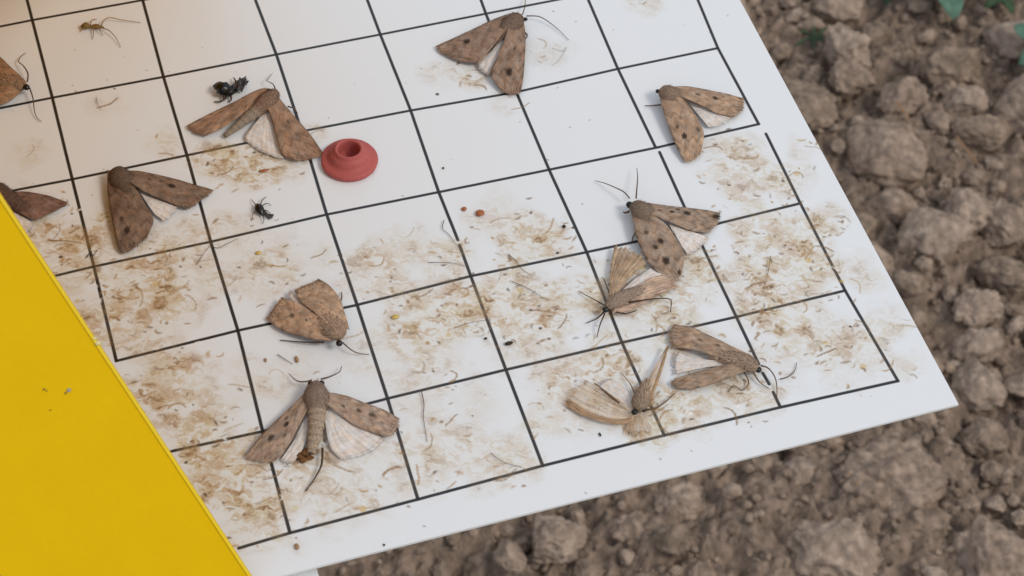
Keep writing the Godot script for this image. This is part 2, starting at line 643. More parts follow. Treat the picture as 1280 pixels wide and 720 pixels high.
func clod_mesh(level: int, seed_: int, squat := 0.72, rough := 1.0) -> ArrayMesh:
	# an uneven lump of dry earth of radius about 1
	var ico := icosphere(level)
	var v: PackedVector3Array = ico[0]
	var f: Array = ico[1]
	var st := start()
	var o := Vector3(seed_ * 71.0, seed_ * 33.0, seed_ * 17.0)
	var cuts := []
	for k in 9: cuts.append([Vector3(rng.randf_range(-1, 1), rng.randf_range(-0.6, 1), rng.randf_range(-1, 1)).normalized(), rng.randf_range(0.62, 0.92)])
	for p in v:
		var q := p * (1.0 + 0.30 * broad.get_noise_3dv(p * 42.0 + o))
		for c in cuts:
			var over: float = q.dot(c[0]) - c[1]
			if over > 0.0: q -= c[0] * over * 0.82
		var n := 0.17 * fine.get_noise_3dv(p * 26.0 + o) + 0.13 * fine.get_noise_3dv(p * 60.0 + o)
		n += 0.05 * fine.get_noise_3dv(p * 150.0 + o)
		n -= 0.10 * rough * maxf(0.0, 0.5 + cells.get_noise_3dv(p * 36.0 + o))
		q *= 1.0 + n * rough
		q.y *= squat
		st.add_vertex(q)
	for e in range(0, f.size(), 3):
		for t in [f[e], f[e + 2], f[e + 1]]: st.add_index(t)
	return finish(st)


# ---------- the scene ----------
func plain(c: Color, rough := 0.8, spec := 0.4) -> StandardMaterial3D:
	var m := StandardMaterial3D.new()
	m.albedo_color = c
	m.roughness = rough
	m.metallic_specular = spec
	return m

func grain(freq: float, lo: float, size := 256, fractal := 4) -> NoiseTexture2D:
	var t := NoiseTexture2D.new()
	t.width = size
	t.height = size
	t.seamless = true
	var nz := FastNoiseLite.new()
	nz.seed = 5
	nz.frequency = freq
	nz.fractal_octaves = fractal
	t.noise = nz
	var g := Gradient.new()
	g.set_color(0, Color(lo, lo, lo))
	g.set_color(1, Color.WHITE)
	t.color_ramp = g
	return t

func _ready() -> void:
	# camera
	var cam := Camera3D.new()
	var lens := CameraAttributesPhysical.new()
	lens.frustum_focal_length = 122.5
	lens.exposure_aperture = 78.0
	lens.frustum_focus_distance = 0.432
	lens.frustum_near = 0.02
	lens.frustum_far = 2000.0
	cam.attributes = lens
	cam.fov = 16.263
	cam.near = 0.02
	cam.far = 2000.0
	cam.transform = Transform3D(Basis(Vector3(0.95517, 0.02316, 0.29514), Vector3(0.21679, 0.62417, -0.75060), Vector3(-0.20160, 0.78094, 0.59117)), Vector3(-0.0773955, 0.328948, 0.2791134))
	add_child(cam)
	cam.current = true
	# overcast daylight
	var we := WorldEnvironment.new()
	var env := Environment.new()
	env.background_mode = Environment.BG_SKY
	var sm := ProceduralSkyMaterial.new()
	sm.sky_top_color = Color(0.85, 0.88, 0.92)
	sm.sky_horizon_color = Color(0.86, 0.875, 0.89)
	sm.sky_curve = 0.25
	sm.ground_bottom_color = Color(0.33, 0.29, 0.25)
	sm.ground_horizon_color = Color(0.55, 0.53, 0.50)
	sm.sun_angle_max = 30.0
	var sky := Sky.new()
	sky.sky_material = sm
	env.sky = sky
	env.tonemap_mode = Environment.TONE_MAPPER_LINEAR
	env.tonemap_exposure = 0.86
	env.sdfgi_enabled = true
	env.ssao_enabled = true
	env.ssil_enabled = true
	we.environment = env
	add_child(we)
	var sun := DirectionalLight3D.new()
	sun.light_energy = 0.55
	sun.light_color = Color(1.0, 0.97, 0.92)
	sun.light_angular_distance = 18.0
	sun.shadow_enabled = true
	sun.rotation_degrees = Vector3(-47, 48, 0)
	add_child(sun)

	rng.seed = 20240
	fine.seed = 3
	fine.noise_type = FastNoiseLite.TYPE_SIMPLEX
	fine.frequency = 0.05
	fine.fractal_octaves = 3
	broad.seed = 8
	broad.noise_type = FastNoiseLite.TYPE_SIMPLEX_SMOOTH
	broad.frequency = 0.02
	broad.fractal_octaves = 3
	cells.seed = 4
	cells.noise_type = FastNoiseLite.TYPE_CELLULAR
	cells.cellular_return_type = FastNoiseLite.RETURN_DISTANCE
	cells.frequency = 0.05
	cells.fractal_type = FastNoiseLite.FRACTAL_NONE
	materials()
	ground()
	clods()
	trap()
	card()
	lure()
	moths()
	other_insects()
	debris()
	seedlings()


func materials() -> void:
	M.speckle = grain(0.09, 0.45)
	var so := plain(Color(0.69, 0.605, 0.54), 1.0, 0.15)
	so.albedo_texture = grain(0.03, 0.5, 512, 5)
	so.uv1_triplanar = true
	so.uv1_world_triplanar = true
	so.uv1_scale = Vector3.ONE * 9.0
	so.heightmap_enabled = true
	so.heightmap_scale = 0.16
	so.heightmap_texture = grain(0.05, 0.0, 512, 5)
	M.soil = so
	for k in 3:
		var cl: StandardMaterial3D = so.duplicate()
		cl.albedo_color = [Color(0.775, 0.685, 0.615), Color(0.72, 0.635, 0.565), Color(0.82, 0.73, 0.66)][k]
		cl.uv1_world_triplanar = true
		M["clod%d" % k] = cl
	var hw := wing_paint(Color(0.66, 0.625, 0.61), [], 91, 0.1, 0.12, 0.07, 0.16)
	M.hindwing = hw
	M.hindwing_tan = wing_paint(Color(0.42, 0.28, 0.18), [], 92, 0.3, 0.3, 0.3, 0.3, 0.35)
	M.hair = plain(Color.WHITE, 0.95, 0.1)
	M.hair.vertex_color_use_as_albedo = true
	M.antenna = plain(Color(0.38, 0.31, 0.27), 0.8, 0.3)
	M.leg = plain(Color(0.42, 0.32, 0.24), 0.8, 0.3)
	M.leg_dark = plain(Color(0.29, 0.23, 0.19), 0.7, 0.3)
	M.leg_pale = plain(Color(0.60, 0.48, 0.36), 0.8, 0.3)
	M.eye = plain(Color(0.05, 0.04, 0.035), 0.25, 0.5)
	M.black = plain(Color(0.045, 0.04, 0.045), 0.35, 0.5)
	M.black.albedo_texture = grain(0.06, 0.4)
	M.black.uv1_triplanar = true
	M.black.uv1_scale = Vector3.ONE * 150.0
	M.membrane = plain(Color(0.22, 0.21, 0.21), 0.4, 0.5)
	M.amber = plain(Color(0.62, 0.36, 0.19), 0.25, 0.5)
	M.yolk = plain(Color(0.78, 0.66, 0.33), 0.4, 0.5)
	M.frass = plain(Color(0.24, 0.20, 0.15), 0.8, 0.3)
	M.rust = plain(Color(0.44, 0.31, 0.20), 0.85, 0.2)
	M.husk = plain(Color(0.62, 0.50, 0.38), 0.8, 0.3)
	M.leaf = plain(Color(0.26, 0.36, 0.24), 0.6, 0.4)
	M.leaf.albedo_texture = grain(0.02, 0.7)
	M.leaf.backlight_enabled = true
	M.leaf.backlight = Color(0.10, 0.16, 0.05)
	M.leaf_blue = plain(Color(0.38, 0.53, 0.45), 0.6, 0.4)
	M.leaf_blue.albedo_texture = M.leaf.albedo_texture
	M.stalk = plain(Color(0.36, 0.42, 0.24), 0.7, 0.3)
	M.straw = plain(Color(0.62, 0.48, 0.36), 0.8, 0.3)


func clods() -> void:
	# the lumps that stand out: card-millimetre place, width, depth, then what sets each apart
	var big := [
		[283.4, -258.2, 35.6, 37.2, 0.78, 0.45, 0.4, "biggest rounded clod with smooth flat faces, alone in the middle of the bare soil", "biggest rounded clod"],
		[255.7, -294.1, 35.4, 36, 0.75, 0.6, 1.2, "large smooth clod half hidden behind the card beside the far grid cells", "half hidden clod"],
		[291, -326.5, 23.5, 26.9, 0.85, 1, 0.2, "lumpy pale clod right behind the thin-leaved weed", "lumpy pale clod"],
		[286.7, -308.9, 21, 22.9, 0.8, 1, 2.2, "knobbly clod leaning on the lumpy pale clod by the weed", "knobbly clod"],
		[334.1, -299.9, 37, 22.1, 0.7, 0.7, 0.0, "wide flat-topped clod below the broad blue-green seedling", "flat-topped clod"],
		[332.2, -277.7, 23.1, 20, 0.8, 0.5, 0.3, "neat egg-shaped clod beneath the wide flat-topped clod", "egg-shaped clod"],
		[304.8, -287.6, 26.8, 20, 0.75, 0.8, 0.2, "saddle-shaped clod above the biggest rounded clod", "saddle-shaped clod"],
		[331.3, -257.9, 32.3, 18.8, 0.6, 0.6, 0.0, "long low clod under the egg-shaped clod", "long low clod"],
		[303, -216.7, 29.8, 24.3, 0.72, 0.6, 0.6, "smooth oval clod with a dark gap on its upper side", "smooth oval clod"],
		[316.8, -205, 21.2, 23.3, 0.8, 0.8, 0.4, "angular clod touching the smooth oval clod at the frame edge", "angular edge clod"],
		[305.3, -179.9, 18.7, 27.9, 0.8, 0.9, 1.2, "tall clod at the frame edge above the crumbly patch", "tall edge clod"],
		[285.7, -167.2, 21.2, 17.5, 0.7, 1, 0.2, "pale flattish clod surrounded by fine crumbs", "pale flattish clod"],
		[209.3, -94.9, 47.7, 45, 0.6, 1.1, 0.3, "broadest clod with a cracked crumbly top, under the front corner of the card", "broadest cracked clod"],
		[214.4, -74, 26.4, 30.6, 0.75, 1.1, 0.8, "rough clod wedged against the broadest cracked clod", "rough wedged clod"],
		[178.6, -70.9, 37.8, 42.3, 0.72, 0.8, 0.2, "big dark-sided clod at the bottom of the picture below the broadest one", "dark-sided clod"],
		[233.3, -48.9, 37.2, 36.3, 0.7, 1, 0.5, "large pitted clod at the lower frame corner", "large pitted clod"],
		[257.3, -103.3, 20.1, 18.2, 0.8, 0.8, 0.2, "roundish clod beside the card corner over a hollow", "roundish clod"],
		[241.9, -100.5, 11.6, 15.7, 0.8, 0.9, 0.2, "small upright clod left of the roundish clod near the card corner", "small upright clod"],
		[153.8, -67, 19.6, 17.2, 0.75, 0.9, 0.3, "small domed clod left of the big dark-sided clod", "small domed clod"],
		[123.7, -72.2, 20.1, 17.9, 0.75, 0.9, 0.9, "pale clod at the bottom frame edge, half cut off", "cut-off pale clod"],
		[76.7, -106.8, 25.3, 20.3, 0.7, 0.8, 0.2, "pale clod peeping out from beneath the front card edge", "peeping pale clod"],
		[57.3, -104.6, 12.9, 15, 0.85, 0.6, 0.2, "ball-like clod beside a black gap near the front card edge", "ball-like clod"],
		[121.7, -77.2, 14.1, 14.9, 0.8, 0.9, 0.5, "squat clod beside the pale clod at the bottom frame edge", "squat clod"],
		[128, -108.5, 23.2, 16.9, 0.7, 0.9, 0.3, "brown clod just under the middle of the front card edge", "brown clod"],
		[106.3, -103.4, 17.4, 17.4, 0.75, 1, 0.8, "two-humped clod under the front card edge", "two-humped clod"],
		[153.7, -91.8, 14.4, 20.6, 0.8, 0.9, 0.1, "upright clod standing between the brown clod and the broadest one", "tall narrow clod"],
		[217.9, -62.3, 13.1, 15.2, 0.8, 0.9, 0.1, "small round clod in the gap beside the large pitted clod", "small round clod"],
		[330.1, -287.9, 15, 13.7, 0.7, 0.9, 0.1, "flat chip of soil leaning on the wide flat-topped clod", "flat soil chip"],
	]
	var k := 0
	for b in big:
		var o := put("soil_clod", clod_mesh(4, 100 + k, b[4], b[5]), M["clod%d" % (k % 3)])
		var r: float = b[2] * 0.5 * S
		o.scale = Vector3(r, r * 0.95, b[3] * 0.5 * S)
		o.rotation.y = b[6]
		o.position = Vector3(b[0] * S, GROUND + r * b[4] * 0.28 + 0.002, b[1] * S)
		tag(o, b[7], "soil clod", "clods of dry soil")
		k += 1
	# the many middling ones between them, all alike
	var kinds := []
	for q in 12: kinds.append(clod_mesh(3, 200 + q, rng.randf_range(0.62, 0.85)))
	var placed := []
	for b in big: placed.append(Vector3(b[0] * S, b[1] * S, (b[2] + b[3]) * 0.25 * S))
	var made := 0
	var smalls := []
	var tries := 0
	while made < 265 and tries < 14000:
		tries += 1
		var p := Vector2(rng.randf_range(-0.05, 0.43), rng.randf_range(-0.50, -0.01))
		# keep to the strip of soil that shows beside and below the card
		var shown := p.x > 0.03 + maxf(0.0, -0.20 - p.y) * 0.45 and p.y > -0.484 + (p.x + 0.087) * 0.283 and p.y < -0.144 + (p.x + 0.133) * 0.295 and p.x < 0.403 - (p.y + 0.338) * 0.493
		if not shown: continue
		var r := 0.0038 + 0.0115 * pow(rng.randf(), 2.0)
		var free := true
		for e in placed:
			if Vector2(e.x, e.y).distance_to(p) < (e.z + r) * 0.92:
				free = false
				break
		if not free: continue
		placed.append(Vector3(p.x, p.y, r))
		var o := put("soil_clod", kinds[rng.randi() % 12], M["clod%d" % (rng.randi() % 3)])
		o.scale = Vector3(r * rng.randf_range(0.9, 1.3), r, r * rng.randf_range(0.8, 1.1))
		o.rotation = Vector3(rng.randf_range(-0.35, 0.35), rng.randf() * TAU, rng.randf_range(-0.35, 0.35))
		o.position = Vector3(p.x, soil_height(p.x, p.y) + r * 0.3, p.y)
		var order := range(big.size())
		order.sort_custom(func(c, d): return p.distance_to(Vector2(placed[c].x, placed[c].y)) < p.distance_to(Vector2(placed[d].x, placed[d].y)))
		smalls.append([[order[0], order[1]], r, o])
		made += 1
	# each small clod is told from its neighbours by its size and by the two lumps it lies between
	smalls.sort_custom(func(c, d): return c[1] > d[1])
	var rank := {}
	var ord := ["largest", "second largest", "third largest", "fourth largest", "fifth largest", "sixth largest", "seventh largest", "eighth largest", "ninth largest", "tenth largest", "eleventh largest", "twelfth largest", "thirteenth largest", "fourteenth largest", "fifteenth largest", "sixteenth largest", "seventeenth largest", "eighteenth largest", "nineteenth largest", "twentieth largest"]
	var small_ord := ["smallest", "second smallest", "third smallest", "fourth smallest", "fifth smallest", "sixth smallest", "seventh smallest", "eighth smallest", "ninth smallest", "tenth smallest", "eleventh smallest", "twelfth smallest", "thirteenth smallest", "fourteenth smallest", "fifteenth smallest"]
	var total := {}
	for e in smalls:
		var pair := "%s and the %s" % [big[e[0][0]][8], big[e[0][1]][8]]
		total[pair] = total.get(pair, 0) + 1
	for e in smalls:
		var pair := "%s and the %s" % [big[e[0][0]][8], big[e[0][1]][8]]
		var q: int = rank.get(pair, 0)
		rank[pair] = q + 1
		tag(e[2], "%s of the small clods nearest the %s" % [ord[q] if q < 20 else small_ord[mini(total[pair] - 1 - q, 14)], pair], "soil clod", "small clods of dry soil")
	# crumbs
	for q in 2:
		var mmi := MultiMeshInstance3D.new()
		var mul := MultiMesh.new()
		mul.transform_format = MultiMesh.TRANSFORM_3D
		mul.mesh = clod_mesh(2, 300 + q, 0.8)
		mul.instance_count = 9000
		for i in mul.instance_count:
			var p := Vector2(rng.randf_range(-0.25, 0.52), rng.randf_range(-0.62, 0.04))
			var r := 0.0006 + 0.0023 * pow(rng.randf(), 3.0)
			var b := Basis.from_euler(Vector3(rng.randf() * TAU, rng.randf() * TAU, rng.randf() * TAU)).scaled(Vector3(r, r * 0.9, r))
			mul.set_instance_transform(i, Transform3D(b, Vector3(p.x, soil_height(p.x, p.y) + r * 0.35, p.y)))
		mmi.multimesh = mul
		mmi.material_override = M["clod%d" % q]
		mmi.name = numbered("soil_crumbs")
		add_child(mmi, true)
		tag(mmi, ["fine brown soil crumbs scattered over the bare ground", "pale dry crumbs sprinkled between the soil clods"][q], "soil crumbs", "", "stuff")
	for s in [
		[[Vector3(313.37, -336, -251.61), Vector3(315.71, -336, -234.72)], "thin straw lying on the soil beside the flat-topped clods"],
		[[Vector3(296.49, -336, -279.29), Vector3(296.87, -336, -267.67)], "short straw leaning on the rim of the biggest rounded clod"],
		[[Vector3(194.49, -336, -98.35), Vector3(196.69, -336, -89.11)], "pale straw stub beside the broad cracked clod under the card"]]:
		var o := put("straw", strand(mm(s[0]), 0.0006, 0.0004), M.straw)
		tag(o, s[1], "straw", "bits of straw on the soil")


func trap() -> void:
	var root := base("delta_trap", Vector3.ZERO)
	tag(root, "yellow tent-shaped insect trap with sloping plastic roof panel", "insect trap")
	var yel := plain(Color(0.985, 0.81, 0.0), 0.5, 0.28)
	yel.backlight_enabled = true
	yel.backlight = Color(0.5, 0.5, 0.5)
	# faint dirt and mottling on the plastic, no light in it
	var n := 1024
	var bytes := PackedByteArray()
	bytes.resize(n * n * 3)
	for y in n:
		for x in n:
			var g := 1.0 + 0.010 * broad.get_noise_2d(x * 0.8, y * 0.8) + 0.008 * fine.get_noise_2d(x * 3.0, y * 3.0)
			var at := (y * n + x) * 3
			bytes[at] = int(clampf(243.0 * g, 0, 255))
			bytes[at + 1] = int(clampf(243.0 * g, 0, 255))
			bytes[at + 2] = int(clampf(238.0 * g, 0, 255))
	yel.albedo_texture = ImageTexture.create_from_image(Image.create_from_data(n, n, false, Image.FORMAT_RGB8, bytes))
	yel.uv1_scale = Vector3(4, 4, 4)
	var lit: StandardMaterial3D = yel.duplicate()  # the far panel has one skin of plastic and lets more daylight through
	lit.backlight = Color(1.0, 1.0, 1.0)
	var pale := plain(Color(0.95, 0.82, 0.16), 0.5, 0.4)
	var foot := Vector3(-0.0590, 0.0004, 0.0850)
	var ridge := Vector3(-0.1080, 0.1246, 0.0130)
	var back := Vector3(-0.0590, 0.0004, -0.1290)
	var left := -0.330
	var t := 0.0012
	var nn := (ridge - foot).cross(Vector3.RIGHT).normalized()
	if nn.y < 0.0: nn = -nn
	put("roof_panel", sheet([foot, ridge, Vector3(left, ridge.y, ridge.z), Vector3(left, foot.y, foot.z)], -nn * t), yel, root)
	var edge_in := (Vector3(left, 0, 0) - Vector3(foot.x, 0, 0)).normalized() * 0.0005
	put("cut_edge", sheet([foot + nn * 0.0003, ridge + nn * 0.0003, ridge + nn * 0.0003 + edge_in, foot + nn * 0.0003 + edge_in], -nn * 0.0003), pale, root)
	var nb := (back - ridge).cross(Vector3.RIGHT).normalized()
	if nb.y < 0.0: nb = -nb
	var r2 := ridge + Vector3(0, 0.0, -0.0012)
	put("roof_panel", sheet([Vector3(-0.036, r2.y, r2.z), Vector3(-0.028, back.y, back.z), Vector3(left, back.y, back.z), Vector3(left, r2.y, r2.z)], -nb * t), lit, root)
	# floor of the trap, under the card
	var fy := -0.0022
	var fx: float = -47.36 * S
	put("floor_panel", sheet([Vector3(fx, fy, 0.0868), Vector3(fx, fy, -0.1300), Vector3(left, fy, -0.1300), Vector3(left, fy, 0.0868)], Vector3(0, -0.0012, 0)), plain(Color(0.86, 0.87, 0.88), 0.6, 0.4), root)
	# a few grey specks of dirt stuck to the near panel
	for sp in [
		[Vector3(-84.21, 41.08, 61.42), 0.4, Color(0.62, 0.6, 0.6)],
		[Vector3(-84.86, 40.69, 61.64), 0.2, Color(0.5, 0.42, 0.25)],
		[Vector3(-88.28, 42.11, 60.82), 0.2, Color(0.45, 0.38, 0.2)],
		[Vector3(-87.94, 41.77, 61.02), 0.15, Color(0.45, 0.38, 0.2)],
		[Vector3(-88.05, 38.55, 62.88), 0.15, Color(0.5, 0.38, 0.12)],
		[Vector3(-77.61, 47.56, 57.66), 0.55, Color(0.85, 0.8, 0.6)],
		[Vector3(-77.96, 48.43, 57.16), 0.35, Color(0.85, 0.8, 0.6)],
	]:
		var d := SphereMesh.new()
		d.radius = sp[1] * S
		d.height = sp[1] * 1.2 * S
		d.radial_segments = 8
		d.rings = 5
		var o := put("dirt_speck", d, plain(sp[2], 0.9), root)
		o.position = sp[0] * S + nn * 0.0002


func card() -> void:
	var lines := [
		[Vector2(-76.01, -76.86), Vector2(-75.54, -50.81), Vector2(-75.3, -25.27), Vector2(-75.01, 0.23), Vector2(-74.91, 25.88)],
		[Vector2(-50.25, -76.55), Vector2(-50.41, -50.45), Vector2(-50.09, -23.9), Vector2(-50.2, 0.33), Vector2(-49.75, 25.12), Vector2(-50.42, 50.96), Vector2(-50.64, 75.24)],
		[Vector2(-24.95, -70.83), Vector2(-24.26, -50.48), Vector2(-24.29, -25.23), Vector2(-24.8, -0.28), Vector2(-24.69, 25.43), Vector2(-24.79, 50.16), Vector2(-25.32, 74.8)],
		[Vector2(0.37, -63.69), Vector2(0.33, -50.31), Vector2(0.67, -24.99), Vector2(0.05, 0.19), Vector2(0.26, 14.39)],
		[Vector2(0.21, 15.76), Vector2(0.09, 24.6), Vector2(0.04, 49.94), Vector2(0.12, 74.17)],
		[Vector2(26.14, -56.41), Vector2(25.88, -50.28), Vector2(25.18, -23.97), Vector2(25.1, 0.57), Vector2(25.59, 25.14), Vector2(24.89, 49.97), Vector2(25.42, 74.07)],
		[Vector2(50.56, -49.53), Vector2(49.79, -24.65), Vector2(49.86, 0.72)],
		[Vector2(50.23, 2.32), Vector2(49.84, 28.66), Vector2(49.9, 50.29), Vector2(49.89, 62.95)],
		[Vector2(49.85, 65.25), Vector2(50.06, 68.23)],
		[Vector2(50.1, 70.31), Vector2(50.1, 74.2)],
		[Vector2(75.61, -42.46), Vector2(74.33, -24.7), Vector2(74.57, 0.44)],
		[Vector2(75.04, 3.63), Vector2(74.61, 24.94), Vector2(74.44, 50.1), Vector2(75.53, 74.8)],
		[Vector2(-60.66, 75.79), Vector2(-50.64, 75.24), Vector2(-25.32, 74.8), Vector2(0.12, 74.17), Vector2(25.42, 74.07), Vector2(50.1, 74.2), Vector2(75.53, 74.8)],
		[Vector2(-78.6, 50.78), Vector2(-67.88, 50.6), Vector2(-50.42, 50.96), Vector2(-24.79, 50.16), Vector2(0.04, 49.94), Vector2(24.89, 49.97), Vector2(49.9, 50.29), Vector2(74.44, 50.1)],
		[Vector2(-74.91, 25.88), Vector2(-49.75, 25.12), Vector2(-24.69, 25.43), Vector2(0.09, 24.6), Vector2(25.59, 25.14), Vector2(51.02, 25.5), Vector2(74.61, 24.94)],
		[Vector2(-91.25, 0.68), Vector2(-82.08, 0.44), Vector2(-75.01, 0.23), Vector2(-50.2, 0.33), Vector2(-24.8, -0.28), Vector2(0.05, 0.19), Vector2(25.1, 0.57), Vector2(50.37, 0.86), Vector2(74.57, 0.44)],
		[Vector2(-92.48, -25.63), Vector2(-75.3, -25.27), Vector2(-49.26, -25.38), Vector2(-24.23, -25.47), Vector2(0.67, -24.99), Vector2(25.18, -23.97), Vector2(49.79, -24.65), Vector2(74.33, -24.7)],
		[Vector2(-88.92, -50.77), Vector2(-75.54, -50.81), Vector2(-50.41, -50.45), Vector2(-24.26, -50.48), Vector2(0.33, -50.31), Vector2(25.88, -50.28), Vector2(51.19, -50.2)],
		[Vector2(-85.24, -76.72), Vector2(-76.01, -76.86), Vector2(-50.25, -76.55), Vector2(-23.57, -77)],
		[Vector2(-76.01, -76.86), Vector2(-76.72, -116.85)],
		[Vector2(-50.25, -76.55), Vector2(-50.01, -116.55)],
		[Vector2(-24.95, -70.83), Vector2(-26.31, -110.81)],
		[Vector2(0.37, -63.69), Vector2(0.48, -103.69)],
		[Vector2(26.14, -56.41), Vector2(27.85, -96.38)],
		[Vector2(50.56, -49.53), Vector2(51.8, -89.51)],
		[Vector2(75.61, -42.46), Vector2(78.48, -82.36)],
	]
	# where glue is soiled: place, reach, strength, share of loose hairs
	var stains := [
		[-64.4, 9.3, 14.3, .85, 1.2],
		[-74.9, -7.2, 10.6, .7, 1],
		[-80.8, -2.1, 9.6, .6, .8],
		[-78.5, 14, 9.4, .8, 1],
		[-69.9, 20.8, 10.3, .7, .8],
		[-65.2, 38.8, 13.7, .75, .9],
		[-69.4, 35.5, 9.1, .6, .7],
		[-61.2, 57.8, 12.4, .9, 1.2],
		[-64.5, 51, 9, .8, 1],
		[-55.7, 68.9, 10.5, .7, 1.1],
		[-56.7, 59.1, 9.8, .6, .8],
		[-37.8, -19.1, 9.6, .8, .9],
		[-44.2, -22.2, 7, .6, .6],
		[-31.6, -18.6, 7.9, .7, .6],
		[-22.1, -24.6, 3.9, .4, .4],
		[-85.2, -17.2, 9.3, .7, .8],
		[-83, -9.6, 8.7, .6, .8],
		[-84, -36.1, 5.2, .25, .2],
		[-45, 5.9, 11.6, .35, .8],
		[-41.4, 12.6, 8.6, .3, .6],
		[-31, 12.2, 7.7, .2, .4],
		[-55.5, -1.6, 9.7, .5, .7],
		[-18.9, 19.1, 8.7, .55, .9],
		[-12.1, 13.1, 8.8, .4, .7],
		[-3.5, 20.2, 7.8, .5, .9],
		[14.7, 18.5, 9.8, .75, .8],
		[9.7, 11.3, 8.9, .3, .4],
		[20.3, 17.8, 4.3, .9, .5],
		[-9.5, 31.8, 11.4, .8, 1.1],
		[-13.1, 41.5, 10.3, .35, .8],
		[-0.1, 32.3, 9.5, .5, .9],
		[8.5, 32.6, 11.5, .6, 1.2],
		[5.4, 42.6, 10.4, .5, 1.0],
		[15.9, 36.9, 9.6, .45, .9],
		[-16.9, 30.8, 5.7, .35, .4],
		[30.1, 36.6, 10.6, .7, 1.1],
		[34.4, 44.5, 11.5, .5, .8],
		[43.7, 38.3, 10.7, .4, .7],
		[48.5, 35.2, 5.9, .6, .5],
		[65.8, 14.2, 11.5, .45, 1.5],
		[63.2, 6, 8, .4, 1.2],
		[73.3, 18.8, 7.9, .35, 1.1],
		[64, 32.7, 12.8, .55, 1.5],
		[72.3, 35.1, 8.9, .5, 1.4],
		[64.8, 44.4, 10.7, .6, 1.6],
		[56.7, 42.1, 9.7, .4, 1.1],
		[56.8, 51, 9.6, .55, 1.4],
		[62.4, 59.1, 12.4, .3, 1.2],
		[73.5, 62.3, 8.6, .3, 1.0],
		[79.9, 30.3, 5.6, .35, 1.0],
		[78.7, 46.1, 6.3, .35, 1.0],
		[79.2, 59.6, 6.1, .3, .8],
		[77.7, 71, 5.3, .3, .6],
		[56.9, 61.8, 9.5, .4, 1.0],
		[65.5, 68.5, 7.5, .25, .7],
		[14.8, 55.9, 10.2, .5, .8],
		[21.4, 51.5, 8.5, .5, .6],
		[7.7, 62.1, 9.2, .35, .7],
		[22.2, 64.2, 11.1, .65, .6],
		[23.3, 70.6, 6.4, .8, .4],
		[30.7, 68.8, 8.3, .8, .6],
		[39.9, 67.3, 9.3, .5, .7],
		[46.1, 69.1, 7.4, .6, .8],
		[40.3, 57, 7.5, .4, .5],
		[-16.4, 65, 9.9, .4, .7],
		[-4.9, 70.4, 8.1, .45, .9],
		[-10.7, 56.7, 9.2, .2, .5],
		[-23.5, 66.9, 9, .25, .5],
		[-11.5, 70.4, 7.2, .4, .8],
		[-42.3, 65.3, 11.6, .35, .7],
		[-34.5, 59.8, 10.8, .4, .6],
		[-43.9, 59, 7.2, .75, .6],
		[-30.9, 70.5, 7.1, .3, .6],
		[-39.6, 73.6, 7, .2, .5],
		[-23.5, 36.4, 9.4, .25, .4],
		[-18.3, 48.3, 9.2, .2, .4],
		[-42.5, 39.2, 7.4, .2, .3],
		[-50.2, 37, 7.4, .3, .4],
		[12.1, -34.3, 7.3, .3, .35],
		[17, -31.6, 4.6, .5, .4],
		[37, -33.9, 6.5, .22, .35],
		[21.5, -21.1, 4.5, .15, .3],
		[62, -43.7, 5.7, .35, .4],
		[-64.7, -45.7, 5.3, .2, .3],
		[-53.4, -29.8, 5.3, .35, .5],
		[18.8, 59.1, 7.4, .4, .6],
		[35.4, 51.3, 5.7, .3, .4],
		[80.3, 10.9, 5.4, .25, .7],
	]
	var tex := paint_card(lines, stains)
	var top := [Vector3(-0.130, 0, 0.0841), Vector3(0.0850, 0, 0.0836), Vector3(0.0853, 0, -0.1260), Vector3(-0.130, 0, -0.1260)]
	var st := start()
	var n := 8
	var grid := []
	for j in n + 1:
		for i in n + 1:
			var p: Vector3 = top[0].lerp(top[1], i / float(n)).lerp(top[3].lerp(top[2], i / float(n)), j / float(n))
			grid.append(p)
	for p in grid:
		st.set_uv(Vector2((p.x / S - origin.x) * TPM / TX, (p.z / S - origin.y) * TPM / TX))
		st.set_normal(Vector3.UP)
		st.add_vertex(p)
	for j in n:
		for i in n:
			var k := j * (n + 1) + i
			for q in [k, k + n + 1, k + 1, k + 1, k + n + 1, k + n + 2]: st.add_index(q)
	var face := StandardMaterial3D.new()
	face.albedo_texture = tex
	face.roughness = 0.32
	face.metallic_specular = 0.5
	face.texture_repeat = false
	face.heightmap_enabled = false
	var root := base("sticky_card", Vector3.ZERO)
	tag(root, "white sticky card printed with a black grid, soiled with moth scales", "sticky trap card")
	var body := plain(Color(0.91, 0.92, 0.93), 0.6, 0.4)
	var low := []
	for v in top: low.append(v - Vector3(0, 0.00002, 0))
	put("backing", sheet(low, Vector3(0, -0.0006, 0)), body, root)
	put("printed_face", finish(st), face, root)


